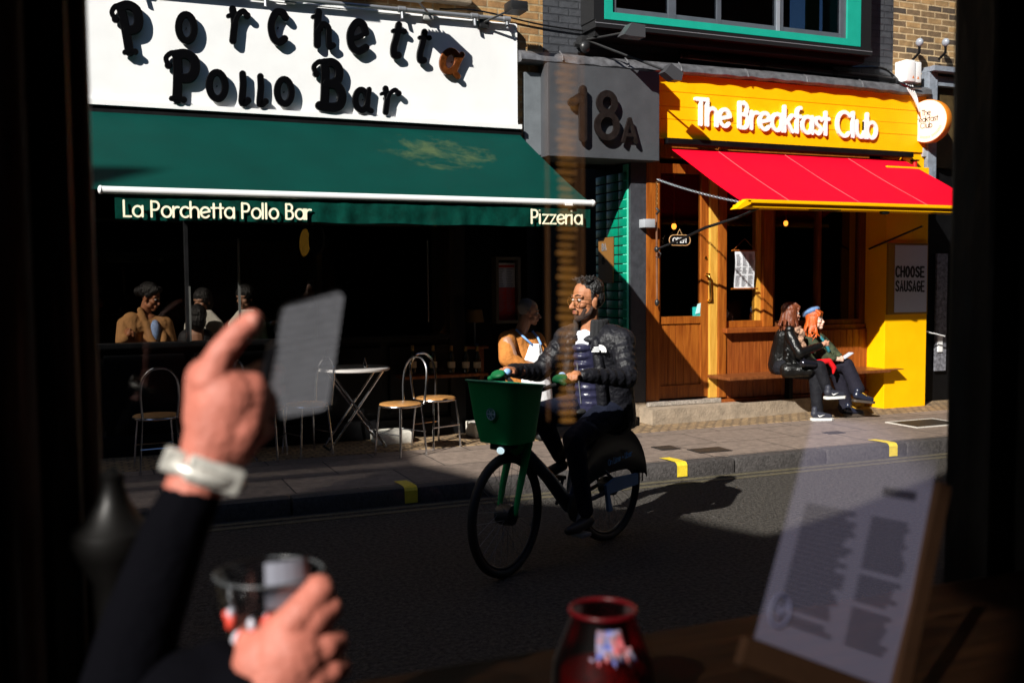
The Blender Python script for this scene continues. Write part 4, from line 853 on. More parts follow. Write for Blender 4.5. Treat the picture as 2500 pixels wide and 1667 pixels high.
def face_bits(P_, Rm, body, s=1.0, lips=(.35, .09, .07), shut=False):
    ey = MB()
    for q in (1, -1): ey.ell(P_(.0745, .031*q, .008), (.012*s, .014*s, .0085*s), Rm, 10)
    eo = ey.build('eye', mat('eye_white', (.6, .58, .55), .2), body, smooth=2)
    ir = MB()
    for q in (1, -1): ir.ell(P_(.0845, .031*q, .008), (.005*s, .0065*s, .0068*s), Rm, 10)
    ir.build('iris', m_black, eo, smooth=2)
    eb = MB()
    for q in (1, -1): eb.limb([P_(.09, .014*q, .034), P_(.086, .032*q, .041), P_(.072, .05*q, .034)], [.0035*s, .0042*s, .003*s], 8)
    eb.build('eyebrow', m_hair, body, smooth=2)
    MB().limb([P_(.088, -.02, -.056), P_(.0945, 0, -.055), P_(.088, .02, -.056)], [.003*s, .006*s, .003*s], 8).limb([P_(.086, -.016, -.065), P_(.092, 0, -.067), P_(.086, .016, -.065)], [.003*s, .006*s, .003*s], 8).build('lips', mat('lips_%d' % int(lips[0]*100), lips, .4), body, smooth=2)
def fist(mb, c, d, up, side, s=1.0, curl=1.0):
    """hand closed round a bar: c palm centre, d knuckle direction, up back of hand, side towards the thumb"""
    c, d, up, side = Vector(c), Vector(d).normalized(), Vector(up).normalized(), Vector(side).normalized()
    mb.limb([c-d*.03*s, c+d*.02*s], [.028*s, .03*s])
    for i in range(4):
        o = c+side*(.03-.02*i)*s+d*.03*s+up*.008*s; l = (.95, 1.05, 1.0, .8)[i]
        a = o+d*.022*s*l-up*.006*s; b = a+(d*.3-up*1.0).normalized()*.026*s*l; e = b-d*.022*s*curl-up*.004*s
        mb.limb([o, a, b, e], [.0105*s, .0098*s, .009*s, .008*s], 8)
    t = c+side*.026*s-d*.01*s; mb.limb([t, t+side*.014*s+d*.02*s-up*.016*s, t+side*.0*s+d*.04*s-up*.03*s], [.013*s, .011*s, .0095*s], 8)
# ---- bicycle (local frame: x forwards, y left)
BR = Vector((2.99, 5.50, 0)); BA = math.atan2(-.455, -.89)
bk = thing('bicycle', 'green hire bicycle with deep front basket ridden along the street', 'bicycle', BR, BA, local=True)
m_tyre = mat('tyre_rubber', (.01, .01, .01), .7); m_bgreen = mat('green_basket_plastic', (.006, .4, .1), .4, spec=.3, var=.08); m_frame = mat('dark_frame_paint', (.02, .03, .06), .3, var=.4, vs=8)
def wheel(cx, yaw):
    Rz = rotz(yaw); c = Vector((cx, .0, .35)); ring = lambda r, k, n: c+Rz @ Vector((math.cos(2*PI*k/n)*r, 0, math.sin(2*PI*k/n)*r))
    wh = MB().tube([ring(.325, k, 48) for k in range(48)], .024, 10, closed=True).build('wheel', m_tyre, bk, smooth=2)
    MB().tube([ring(.297, k, 48) for k in range(48)], .011, 8, closed=True).build('rim', mat('dark_rim', (.03, .03, .032), .35, metal=.6), wh, smooth=2)
    sp = MB()
    for k in range(28):
        an = 2*PI*k/28; h_ = c+Rz @ Vector((math.cos(an+.5*(1 if k % 2 else -1))*.04, .025*(1 if k % 4 < 2 else -1), math.sin(an+.5*(1 if k % 2 else -1))*.04)); sp.tube([h_, ring(.295, k, 28)], .0013, 4)
    sp.build('spokes', m_steel, wh)
    MB().lathe([(.02, -.06), (.055, -.045), (.06, 0), (.055, .045), (.02, .06)], c, Rz @ Vector((0, 1, 0)), 24).build('hub', mat('dark_hub', (.015, .015, .017), .4), wh, smooth=True)
wheel(0, 0); wheel(1.0, .1)
fr = MB()
fr.limb([(.88, 0, .72), (.62, 0, .5), (.42, 0, .3)], [.034, .04, .045], 12).limb([(.42, 0, .3), (.26, 0, .62), (.22, 0, .74)], [.032, .026, .022], 10)
fr.limb([(.42, .05, .3), (0, .07, .35)], [.016, .014], 8).limb([(.42, -.05, .3), (0, -.07, .35)], [.016, .014], 8).limb([(.27, .02, .6), (0, .075, .37)], [.011, .011], 8).limb([(.27, -.02, .6), (0, -.075, .37)], [.011, .011], 8)
fr.build('frame', m_frame, bk, voxel=.006, sm=2)
fk = MB(); ax = Vector((-.17, 0, .62)).normalized()
hz = Vector((.80, 0, .98)); cr = Vector((.875, 0, .74))
fk.tube([hz, cr], .026, 12).limb([cr+Vector((0, -.06, 0)), cr+Vector((0, .06, 0))], [.028, .028], 10)
for s in (1, -1): fk.limb([cr+Vector((0, .06*s, 0)), (.95, .062*s, .52), (.995, .06*s, .36)], [.026, .02, .014], 10)
fk.build('fork', m_bgreen, bk, voxel=.006, sm=2)
sk = MB(); seg = 26; vs = []
for s in (1, -1):
    for k in range(seg+1):
        an = math.radians(-25+205*k/seg*.98)
        vs += [(math.cos(an+.0)*.37-.0, s*.055, .35+math.sin(an)*.385), (max(-.36, min(.36, math.cos(an)*.36)), s*.06, max(.35, .35+math.sin(an)*.1) if True else 0)]
fs = []
for si in range(2):
    o_ = si*(seg+1)*2
    for k in range(seg): fs.append((o_+2*k, o_+2*k+1, o_+2*k+3, o_+2*k+2) if si == 0 else (o_+2*k, o_+2*k+2, o_+2*k+3, o_+2*k+1))
o_ = (seg+1)*2
for k in range(seg): fs.append((2*k, 2*k+2, o_+2*k+2, o_+2*k))
sk.add(vs, fs); so_ = sk.build('rear_guard', mat('black_guard', (.008, .008, .01), .35), bk, smooth=True)
md = so_.modifiers.new('t', 'SOLIDIFY'); md.thickness = .004
write('On Lime + Uber', 0, .27, .035, (.1, .0665, .5), Vector((-1, 0, .1)).normalized(), UZ, .006, .002, mat('blue_lettering', (.12, .4, .8), .5), bk)
MB().prism([(-.12, -.03), (.2, -.02), (.2, .05), (-.05, .06), (-.16, .03), (-.13, -.14), (-.09, -.14)], (.0, .075, .36), (-1, 0, 0), (0, 0, 1), -.0, .02).build('chain_guard', mat('blue_grey_guard', (.12, .25, .45), .4), bk)
MB().lathe([(.09, -.012), (.095, 0), (.09, .012)], (.42, .07, .3), (0, 1, 0), 28).build('chainring', m_tyre, bk, smooth=True)
for s, an in ((1, -.9), (-1, PI-.9)):
    e = Vector((.42+math.cos(an)*.165, s*.12, .3+math.sin(an)*.165)); MB().limb([(.42, s*.09, .3), e], [.012, .01], 8).box(e+Vector((-.045, s*.005-.0, -.012)), e+Vector((.045, s*.09, .012)), .006).build('pedal', m_steel if s > 0 else m_tyre, bk, smooth=True)
MB().ell((.13, 0, .845), (.12, .07, .035)).ell((.25, 0, .85), (.09, .03, .022)).tube([(.2, 0, .82), (.24, 0, .68)], .014, 8).build('saddle', m_tyre, bk, voxel=.008, sm=3)
MB().box((-.24, -.05, .735), (-.06, .05, .765), .01).box((-.3, -.045, .7), (-.24, .045, .76), .01).build('rear_rack', m_tyre, bk, smooth=True)
hb = MB(); HB = (Vector((.70, .27, 1.09)), Vector((.70, -.27, 1.09)))
hb.tube(spl([HB[0], (.75, .18, 1.07), (.80, .08, 1.03), (.81, 0, 1.01), (.80, -.08, 1.03), (.75, -.18, 1.07), HB[1]], 5), .0135, 10); hb.build('handlebar', m_tyre, bk, smooth=2)
for s in (1, -1):
    MB().ell((.80, s*.225, 1.105), (.042, .05, .02), Matrix.Rotation(.5, 3, 'Y')).cap((.79, s*.2, 1.09), .015, (.82, s*.275, 1.08), .014).build('hand_guard', mat('dark_green_guard', (.003, .12, .035), .5, spec=.3), bk, voxel=.006, sm=3)
    MB().ell((.745, s*.2, 1.115), (.028, .02, .022)).build('bell' if s > 0 else 'display', mat('pale_blue_plastic', (.25, .45, .75), .3), bk, smooth=2)
# basket: tapered open tub
bs_ = MB(); lev = [(1.0, 1.085, .185, .17), (1.0, 1.07, .178, .163), (.995, .9, .155, .142), (.985, .76, .13, .12)]
vs = []; NN = 32
def sq(k, a, b): an = 2*PI*k/NN; ca, sa = math.cos(an), math.sin(an); e = .45; return (math.copysign(abs(ca)**e, ca)*a, math.copysign(abs(sa)**e, sa)*b)
for inset in (0, .006):
    for cx, z, hw, hl in lev:
        for k in range(NN):
            a_, b_ = sq(k, hl-inset, hw-inset); vs.append((cx+.0+a_, b_, z+(.02*(a_/hl) if z > 1 else 0)+(inset if z < .77 else 0)))
L4 = len(lev); fs = []
for s_ in range(2):
    for i in range(L4-1):
        for k in range(NN):
            q = (s_*L4+i)*NN; f_ = (q+k, q+(k+1) % NN, q+NN+(k+1) % NN, q+NN+k); fs.append(f_ if s_ else f_[::-1])
for k in range(NN): fs.append((k, (k+1) % NN, L4*NN+(k+1) % NN, L4*NN+k))
fs.append(tuple((L4-1)*NN+k for k in range(NN))); fs.append(tuple((2*L4-1)*NN+k for k in range(NN))[::-1])
ba_ = bs_.add(vs, fs).build('basket', m_bgreen, bk, smooth=True)
MB().tube([(1.0+sq(k, .173, .188)[0], sq(k, .173, .188)[1], 1.086+.02*sq(k, 1, 1)[0]) for k in range(NN)], .005, 6, closed=True).build('rim', mat('light_green_rim', (.03, .4, .2), .35), ba_, smooth=2)
c = Vector((1.155, .03, .93)); MB().lathe([(.001, 0), (.034, 0), (.034, .002), (.001, .002)], c, (1, 0, -.12), 24).build('badge', mat('blue_green_badge', (.06, .25, .2), .5), ba_)
mb = MB(); cb_ = c+Vector((.003, 0, 0))
for k in range(6): mb.tube([cb_, cb_+Vector((0, math.cos(k*PI/3)*.026, math.sin(k*PI/3)*.026))], .0025, 5)
mb.tube([cb_+Vector((0, math.cos(k*PI/8)*.03, math.sin(k*PI/8)*.03)) for k in range(16)], .0025, 5, closed=True); mb.build('emblem', mat('pale_badge', (.4, .55, .6), .5), ba_)
MB().ell((1.08, .06, .735), (.04, .035, .03)).box((.93, -.05, .72), (1.08, .05, .758), .01).build('light_housing', m_tyre, bk, smooth=True)
MB().ell((1.115, .06, .73), (.012, .026, .02)).build('headlight', mat('headlamp_lens', (.75, .95, 1), .15, emit=.5, var=.4, vs=90), bk, smooth=2)
MB().limb([(.9, .0, .75), (.93, 0, .73)], [.06, .06], 10).build('headset', m_bgreen, bk, voxel=.01, sm=2)
# ---- cyclist
cy = thing('person', 'bearded cyclist in glasses and black quilted jacket riding the green bicycle', 'person', BR, BA, local=True)
TX = -.11; hip = Vector((.18+TX, 0, .90)); neck = Vector((.31+TX, 0, 1.345)); hc = Vector((.34+TX, 0, 1.52)); HS = 1.03
Ph, Rh = head(hc, -.36, HS, .04)
sb = MB(); head_blob(sb, Ph, Rh, HS); sb.cap(Ph(-.02, 0, -.05), .05, neck+Vector((-.0, 0, -.02)), .056, 16); sb.ell(neck+Vector((.0, 0, -.05)), (.06, .085, .05))
LH, RH = HB[0]+Vector((.0, -.02, .01)), HB[1]+Vector((.0, .02, .01))
fist(sb, LH+Vector((-.03, 0, .012)), (1, 0, .1), (0, 0, 1), (0, -1, 0)); sb.cap(LH+Vector((-.05, 0, .01)), .026, LH+Vector((-.14, .03, .0)), .03)
fist(sb, RH+Vector((-.03, 0, .012)), (1, 0, .1), (0, 0, 1), (0, 1, 0)); sb.cap(RH+Vector((-.05, 0, .01)), .026, RH+Vector((-.14, -.03, .0)), .03)
sb.limb([neck+Vector((.01, 0, -.05)), hip+Vector((.03, 0, .2)), hip], [.07, .09, .1]);
for s in (1, -1): sb.limb([neck+Vector((-.05, .17*s, -.085)), Vector((.36+TX*.7, .33*s, 1.07)), (LH if s > 0 else RH)+Vector((-.14, .02*s, 0))], [.05, .042, .03])
bd = sb.build('body', m_skinA, cy, voxel=.0045, sm=2)
face_bits(Ph, Rh, bd, HS, (.42, .14, .1))
m_hairc = m_hair
def hairtuft(P_, Rm, s=1.0):
    mb = MB(); rnd = random.Random(3)
    mb.ell(P_(-.028, 0, .07), (.09*s, .078*s, .078*s), Rm, 16); mb.ell(P_(-.06, 0, .02), (.055*s, .072*s, .07*s), Rm, 16)
    for k in range(46):
        a = rnd.uniform(-1.1, 1.1); b = rnd.uniform(-.2, 1.3); p = P_(.02+.055*math.cos(a)*math.sin(b)-.03, .07*math.sin(a), .1+.03*math.cos(b)); mb.cap(p, .012*s, p+Rm @ Vector((rnd.uniform(-.015, .035), rnd.uniform(-.015, .015), rnd.uniform(.006, .022)))*s, .005*s, 6)
    for q in (1, -1): mb.cap(P_(.0, .07*q, .05), .014*s, P_(.008, .072*q, .0), .006*s, 8)
    return mb
hairtuft(Ph, Rh, HS).build('hair', m_hairc, bd, voxel=.004, sm=1)
br = MB(); br.limb([Ph(.0, .062, -.03), Ph(.02, .056, -.068), Ph(.055, .03, -.09), Ph(.07, 0, -.098), Ph(.055, -.03, -.09), Ph(.02, -.056, -.068), Ph(.0, -.062, -.03)], [.008, .014, .018, .02, .018, .014, .008]); br.limb([Ph(.085, .026, -.052), Ph(.096, .01, -.043), Ph(.096, -.01, -.043), Ph(.085, -.026, -.052)], [.0045, .0055, .0055, .0045], 8)
br.cap(Ph(.075, 0, -.085), .014, Ph(.08, 0, -.078), .012); br.cap(Ph(.045, .046, -.05), .014, Ph(.055, .035, -.08), .015); br.cap(Ph(.045, -.046, -.05), .014, Ph(.055, -.035, -.08), .015)
br.build('beard', mat('short_dark_beard', (.035, .016, .01), .7, var=.5, vs=150, bump=.8, bs=250), bd, voxel=.004, sm=2)
gl = MB()
for q in (1, -1):
    cen = Ph(.1, .033*q, .002); gl.tube([cen+Rh @ Vector((-.004*abs(math.cos(a)), math.cos(a)*.0255, math.sin(a)*.022)) for a in [2*PI*k/20 for k in range(20)]], .002, 6, closed=True)
    gl.tube([Ph(.098, .059*q, .01), Ph(.06, .073*q, .012), Ph(-.005, .08*q, .006)], .0019, 6)
gl.tube([Ph(.1, -.009, .008), Ph(.106, 0, .011), Ph(.1, .009, .008)], .0019, 6)
gl.build('glasses', mat('tortoiseshell', (.12, .05, .01), .2), bd, smooth=2)
# jacket: quilted tubes
m_puff = mat('black_quilted_nylon', (.006, .006, .009), .5, spec=.35, bump=.8, bs=26, bd=.02, var=.3, vs=20)
def puff(mb, a, b, ra, rb, n, bulge=.012, seg=14):
    a, b = Vector(a), Vector(b)
    for i in range(n):
        f0, f1 = i/n, (i+1)/n; p = a.lerp(b, (f0+f1)/2); r = ra+(rb-ra)*(f0+f1)/2; g = (b-a).normalized(); L_ = (b-a).length/n
        Rq = Vector((0, 0, 1)).rotation_difference(g).to_matrix(); mb.ell(p, (r+bulge, r+bulge, L_*.66), Rq, seg)
    mb.cap(a, ra*.93, b, rb*.93, seg)
jk = MB()
for i in range(10):
    f = i/9; z = .79+f*.5; cx = .15+TX+f*.12; wx = .138+.006*math.sin(f*PI); wy = .2+.03*f-(.045 if i == 9 else 0)
    jk.ell((cx, 0, z), (wx, wy, .045), None, 18)
for s_ in (0, .09, -.09): jk.limb([(.14+TX, s_, .80), (.27+TX, s_*1.5, 1.27)], [.118, .112], 16)
for s, H_ in ((1, LH), (-1, RH)):
    sh_ = Vector((.27+TX, .205*s, 1.275)); el = Vector((.36+TX*.7, .33*s, 1.07)); wr = H_+Vector((-.1, .03*s, .01))
    jk.limb([(.27+TX, .05*s, 1.31), sh_], [.085, .088], 14)
    puff(jk, sh_, el, .077, .063, 5, .004); puff(jk, el, wr, .06, .043, 5, .0035)
    jk.cap(wr, .044, H_+Vector((-.06, .015*s, .01)), .036)
    jk.limb([(.385+TX, .1*s, 1.27), (.375+TX, .12*s, 1.1), (.33+TX, .11*s, .88)], [.03, .034, .034], 10)
jk.ell((.12+TX, 0, .76), (.2, .2, .07), None, 16)
jo = jk.build('jacket', m_puff, cy, voxel=.006, sm=5)
cl_ = MB(); cc = Vector((.305+TX, 0, 1.345))
for k in range(19):
    an = math.radians(42+k*(276)/18); p = cc+Vector((math.cos(an)*.088, math.sin(an)*.095, 0)); cl_.cap(p+Vector((.0, 0, -.06)), .02, p+Vector((-.008, 0, .05)), .018, 8)
cl_.build('collar', mat('black_fleece', (.012, .012, .014), .8, bump=.8, bs=160), jo, voxel=.006, sm=1)
vt = MB()
for i in range(8): vt.ell((.315+TX+.0075*i, 0, .9+i*.048), (.086, .092-.004*i, .034), None, 16)
vt.limb([(.31+TX, 0, .88), (.35+TX, 0, 1.2)], [.085, .075], 14)
vt.build('vest', mat('navy_quilted_vest', (.022, .022, .05), .3, bump=.3, bs=40), cy, voxel=.005, sm=2)
MB().tube([(.402+TX+.008*i, 0, .9+i*.05) for i in range(6)], .0035, 6).build('zip', m_steel, cy)
sh2 = MB()
for s in (1, -1): sh2.prism([(0, 0), (.022, .13), (.06, .125), (.045, .03)], (.412+TX, -.0, 1.215), Vector((-.3, s*.95, 0)), Vector((-.28, 0, .96)), -.01, .006)
sh2.ell((.34+TX, 0, 1.285), (.07, .058, .07), None, 16)
sh2.build('shirt', mat('white_shirt', (.72, .73, .8), .7, var=.12, vs=40), cy, voxel=.005, sm=1)
# logo: quarter dome of three curved bands, worn on the left chest
lg_ = MB(); lo_ = Vector((.412+TX, .165, 1.235)); lx = Vector((-.42, .9, 0)).normalized(); lz = Vector((-.1, 0, 1)).normalized(); lgN = lx.cross(lz)
for r_, k_ in ((.036, 0), (.025, 1), (.014, 2)): stroke(lg_, A(-.015, -.012, r_, r_, 0, 95, 8), .0085, lo_, lx, lz, .003, k_*.0002)
for k in range(3): stroke(lg_, [(-.05-.006*k, .012-.012*k), (-.02, .014-.012*k)], .006, lo_, lx, lz, .003, .0006)
lg_.build('logo', m_white, jo)
MB().prism([(-.03, 0), (.012, -.006), (.014, .002), (-.028, .008)], (.60, .262, 1.135), (-1, .2, 0), (0, .1, 1), 0, .004).build('cuff_mark', m_white, jo)
tr = MB()
kn = (Vector((.53, .12, .72)), Vector((.56, -.11, .86))); ft = (Vector((.32, .17, .17)), Vector((.52, -.17, .50)))
ft = (Vector((.505, .165, .24)), Vector((.32, -.165, .50)))
for i, s in enumerate((1, -1)):
    tr.limb([(.16+TX, .09*s, .86), kn[i], ft[i]+Vector((-.03, 0, .06))], [.105, .068, .045], 14)
tr.ell((.12+TX, 0, .86), (.13, .17, .1), None, 14); tr.build('trousers', mat('dark_denim', (.007, .009, .02), .85, spec=.15, bump=.8, bs=14, bd=.03), cy, voxel=.008, sm=3)
shoe = MB()
for f_ in ft: shoe.limb([f_+Vector((-.06, 0, -.0)), f_+Vector((.05, 0, -.02)), f_+Vector((.14, 0, -.025))], [.036, .036, .028], 10)
shoe.build('shoes', mat('dark_shoe', (.015, .014, .016), .5), cy, voxel=.007, sm=2)
# ---- seated women and waiter, world frame
def person(label, loc): return thing('person', label, 'person', loc)
def long_hair(P_, Rm, s, length, m_, body, fringe=True, seed=1, out=.0):
    mb = MB(); rnd = random.Random(seed)
    mb.ell(P_(-.022, 0, .06), (.098*s, .087*s, .085*s), Rm, 16); mb.ell(P_(-.065, 0, -.02), (.05*s, .078*s, .09*s), Rm, 14)
    for k in range(44):
        a = math.radians(50+260*k/43+rnd.uniform(-4, 4)); r = .078; p0 = P_(math.cos(a)*r-.02, math.sin(a)*r, .04)
        L_ = length*rnd.uniform(.8, 1.1); w_ = rnd.uniform(-.032, .032)
        mb.limb([p0, P_(math.cos(a)*(r+.012)-.03+w_*.3, math.sin(a)*(r+.014), -.06), P_(math.cos(a)*(r+.01+out)-.03+w_, math.sin(a)*(r+.02+out)+w_, -.06-L_*.5), P_(math.cos(a)*(r+out)-.02-w_, math.sin(a)*(r+.02+out)-w_, -.06-L_)], [.015*s, .012*s, .010*s, .004*s], 8)
    if fringe:
        for k in range(9): y = -.06+.015*k; mb.limb([P_(.03, y*.8, .125), P_(.078, y, .085), P_(.084-abs(y)*.3, y*1.05, .045)], [.016*s, .014*s, .008*s], 8)
    mb.build('hair', m_, body, voxel=.0055, sm=1)
BZ = .60
# woman one
w1 = person('woman in black leather coat and patterned scarf seated on the bench turning to her friend', (7.0, 8.95, PZ))
h1 = Vector((7.07, 8.83, 1.265)); P1, R1 = head(h1, -.28, .93, -.02)
sb = MB(); head_blob(sb, P1, R1, .93, .72); sb.cap(P1(-.02, 0, -.05), .042, (7.05, 8.86, 1.1), .05)
sb.limb([(7.05, 8.88, 1.0), (7.04, 8.93, .75)], [.05, .05])
hd1 = Vector((7.33, 8.6, .945)); sb.limb([(7.01, 8.76, 1.03), (7.02, 8.62, .85), hd1], [.03, .028, .024]); 
for k in range(4): o_ = hd1+Vector((.03, .0, .005+.011*(1-k))); sb.limb([hd1+Vector((.0, 0, .008*(1-k))), o_+Vector((.015, -.005, .0)), o_+Vector((.035, .0, .012-.004*k))], [.013, .009, .007], 8)
sb.limb([hd1, hd1+Vector((.015, .005, .03)), hd1+Vector((.04, .01, .035))], [.013, .01, .008], 8)
hd2 = Vector((7.28, 8.62, .725)); sb.limb([(7.08, 8.66, .84), (7.16, 8.63, .76), hd2], [.025, .025, .024])
for k in range(4): sb.limb([hd2+Vector((.02, .0, .012-.01*k)), hd2+Vector((.055, -.005, .012-.012*k)), hd2+Vector((.06, -.0, -.005-.01*k))], [.011, .009, .007], 8)
sb.limb([hd2, hd2+Vector((.03, -.01, .028))], [.012, .009], 8)
b1 = sb.build('body', m_skinB, w1, voxel=.0055, sm=2); face_bits(P1, R1, b1, .93)
long_hair(P1, R1, .95, .13, mat('auburn_brown_hair', (.14, .035, .012), .4, var=.5, vs=40, bump=.9, bs=90, stretch=(1, 1, .2)), b1, True, 3, .02)
m_leath = mat('black_leather', (.004, .004, .004), .32, spec=.35, bump=.8, bs=11, bd=.03)
ct = MB(); ct.limb([(7.03, 8.9, 1.02), (7.02, 8.95, .85), (7.03, 8.97, .70)], [.1, .105, .13], 16); ct.limb([(7.05, 8.8, 1.02), (7.07, 8.82, .85), (7.1, 8.86, .71)], [.085, .095, .11], 16)
ct.limb([(7.0, 8.76, 1.045), (7.02, 8.62, .85), hd1+Vector((-.06, .0, -.02))], [.062, .054, .04], 14); ct.limb([(7.06, 8.68, .84), hd2+Vector((-.07, .0, .01))], [.06, .045], 12)
ct.limb([(7.0, 8.8, .66), (7.18, 8.66, .66)], [.085, .07], 14); ct.limb([(7.0, 8.76, 1.1), (7.08, 8.92, 1.09)], [.055, .05], 12)
rnd = random.Random(5)
for k in range(16): z = rnd.uniform(.66, 1.0); x = rnd.uniform(6.96, 7.1); ct.cap((x, 8.79-.02*rnd.random(), z), .03, (x+rnd.uniform(.03, .09), 8.76-.02*rnd.random(), z-rnd.uniform(.02, .09)), .018, 8)
ct.build('coat', m_leath, w1, voxel=.007, sm=1)
sc = MB(); rnd = random.Random(8)
for k in range(12): z = 1.11-k*.021; x = 7.10+.006*k+rnd.uniform(-.02, .02); sc.cap((x, 8.72+rnd.uniform(-.015, .015), z), .024, (x+rnd.uniform(-.03, .03), 8.71, z-.03), .022, 8)
sc.limb([(7.0, 8.8, 1.1), (7.06, 8.72, 1.1), (7.14, 8.78, 1.11)], [.03, .03, .03])
sc.build('scarf', mat('patterned_scarf', (.35, .2, .13), .8, var=.95, vs=28), w1, voxel=.006, sm=1)
bg2 = MB(); bg2.limb([(6.93, 8.68, .98), (6.99, 8.62, .86), (7.07, 8.6, .79)], [.008, .008, .008]); bg2.limb([(7.06, 8.6, .745), (7.18, 8.58, .73)], [.045, .04]); bg2.build('handbag', mat('black_patent', (.008, .008, .012), .1, bump=.2, bs=30), w1, voxel=.006, sm=2)
lg1 = MB(); lg1.limb([(7.0, 8.9, .68), (7.27, 8.6, .70), (7.32, 8.53, .46)], [.1, .07, .055], 14); lg1.limb([(7.32, 8.53, .46), (7.33, 8.5, .42)], [.055, .06]); lg1.limb([(7.05, 8.9, .66), (7.28, 8.68, .62), (7.24, 8.6, .3), (7.24, 8.58, .2)], [.1, .075, .06, .062], 14)
lg1.build('trousers', mat('charcoal_trousers', (.007, .007, .010), .8, spec=.2, bump=.8, bs=14, bd=.03), w1, voxel=.008, sm=2)
def trainer(c, d, par, pitch=0, boot=False):
    c = Vector(c); d = Vector(d).normalized(); s_ = d.cross(Vector((0, 0, 1))).normalized(); u = s_.cross(d).normalized()
    mb = MB(); mb.limb([c-d*.05+u*.05, c+d*.03+u*.035, c+d*.12+u*.022], [.04, .036, .027], 12); mb.cap(c-d*.045+u*.06, .036, c-d*.045+u*.1, .034)
    sh = mb.build('shoe', mat('navy_suede', (.02, .022, .035), .6) if not boot else mat('navy_boot_leather', (.015, .018, .035), .3), par, voxel=.006, sm=2)
    so = MB(); poly = [(-.085, -.03), (-.06, -.04), (.05, -.042), (.13, -.036), (.165, 0), (.13, .036), (.05, .042), (-.06, .04), (-.085, .03)]
    so.prism(poly, c-u*.008, d, s_, -.012, .014) if d.cross(s_).dot(u) > 0 else so.prism(poly, c-u*.008, d, s_, -.014, .012)
    so.build('sole', mat('white_sole', (.75, .74, .7), .6) if not boot else mat('dark_sole', (.06, .045, .035), .5), sh)
    if not boot:
        k = 1 if s_.y < 0 else -1; q = MB(); o_ = c+s_*k*.036+u*.03; q.limb([o_-d*.02+u*.012, o_-d*.005-u*.004, o_+d*.05+u*.014], [.002, .007, .002], 8); q.build('curved_mark', m_white, sh, smooth=2)
    else:
        q = MB()
        for j in range(5): o_ = c+d*(.015+.018*j)+u*(.078-.01*j); q.tube([o_-s_*.024, o_+u*.006, o_+s_*.024], .0035, 6)
        q.build('laces', mat('yellow_laces', (.75, .42, .03), .7), sh)
trainer((7.21, 8.53, PZ+.026), (.9, -.35, 0), w1); trainer((7.31, 8.44, .385), (.96, -.2, .02), w1)
# woman two
w2 = person('woman with ginger hair and blue beret seated right, holding a phone', (7.42, 8.97, PZ))
h2 = Vector((7.40, 8.83, 1.19)); P2, R2 = head(h2, -.95, .9, -.08)
sb = MB(); head_blob(sb, P2, R2, .9, .68); sb.cap(P2(-.02, 0, -.05), .04, (7.42, 8.88, 1.03), .045); sb.limb([(7.42, 8.93, .96), (7.42, 9.0, .72)], [.09, .11])
g1 = Vector((7.53, 8.6, .77)); g2 = Vector((7.60, 8.62, .775))
sb.limb([(7.33, 8.78, .95), (7.4, 8.66, .79), g1], [.035, .03, .025]); sb.limb([(7.55, 8.9, .96), (7.62, 8.76, .8), g2], [.042, .036, .024])
for g_, dd in ((g1, 1), (g2, -.4)):
    for k in range(4): sb.limb([g_+Vector((.01*dd, -.01, .012-.008*k)), g_+Vector((.04*dd, -.025, .012-.01*k)), g_+Vector((.055*dd, -.012, .006-.01*k))], [.011, .0085, .007], 8)
    sb.limb([g_, g_+Vector((.03*dd, 0, .025))], [.012, .008], 8)
b2 = sb.build('body', mat('pale_skin', (.7, .42, .32), .45, var=.06, vs=30), w2, voxel=.0055, sm=2); face_bits(P2, R2, b2, .9, (.5, .1, .08))
long_hair(P2, R2, .93, .17, mat('ginger_hair', (.5, .085, .01), .4, var=.5, vs=40, bump=.9, bs=90, stretch=(1, 1, .2)), b2, True, 9, .025)
bt = MB(); bt.ell(P2(-.045, .02, .115), (.1, .105, .045), R2 @ Matrix.Rotation(-.35, 3, 'Y'), 18); bt.ell(P2(-.075, .03, .095), (.085, .09, .05), R2 @ Matrix.Rotation(-.35, 3, 'Y'), 18); bt.cap(P2(-.05, .02, .165), .006, P2(-.055, .02, .178), .004)
bt.build('beret', mat('blue_wool', (.12, .22, .42), .85, var=.2, vs=40, bump=.5, bs=180), w2, voxel=.005, sm=2)
jk2 = MB(); jk2.limb([(7.36, 8.92, .97), (7.4, 8.98, .78)], [.1, .12], 14); jk2.limb([(7.48, 8.9, .97), (7.46, 8.96, .78)], [.1, .12], 14); jk2.limb([(7.32, 8.82, .97), (7.39, 8.68, .81), g1+Vector((-.05, .02, .015))], [.066, .055, .038], 12); jk2.limb([(7.55, 8.9, .96), (7.63, 8.78, .82), g2+Vector((.0, .05, .02))], [.066, .055, .038], 12)
jk2.build('jacket', mat('olive_jacket', (.03, .04, .016), .8, var=.7, vs=22, bump=.8, bs=16, bd=.03), w2, voxel=.007, sm=1)
MB().limb([(7.45, 8.8, 1.0), (7.5, 8.76, .92), (7.53, 8.75, .84)], [.022, .02, .018], 10).build('teal_scarf', mat('teal_scarf', (.01, .14, .17), .7, var=.5, vs=30), w2, voxel=.006, sm=1)
MB().limb([(7.32, 8.82, 1.03), (7.36, 8.75, .94), (7.45, 8.72, .84)], [.01, .01, .01], 8).limb([(7.3, 8.66, .74), (7.42, 8.62, .755), (7.47, 8.6, .68), (7.46, 8.6, .62)], [.035, .03, .028, .012], 10).build('red_bag', mat('red_leather', (.6, .006, .01), .45), w2, voxel=.006, sm=2)
lg2 = MB(); lg2.limb([(7.42, 8.95, .68), (7.66, 8.62, .70), (7.70, 8.53, .5), (7.70, 8.5, .44)], [.11, .078, .075, .085], 14); lg2.limb([(7.44, 8.95, .66), (7.64, 8.75, .62), (7.72, 8.7, .3), (7.72, 8.7, .22)], [.11, .08, .07, .08], 14)
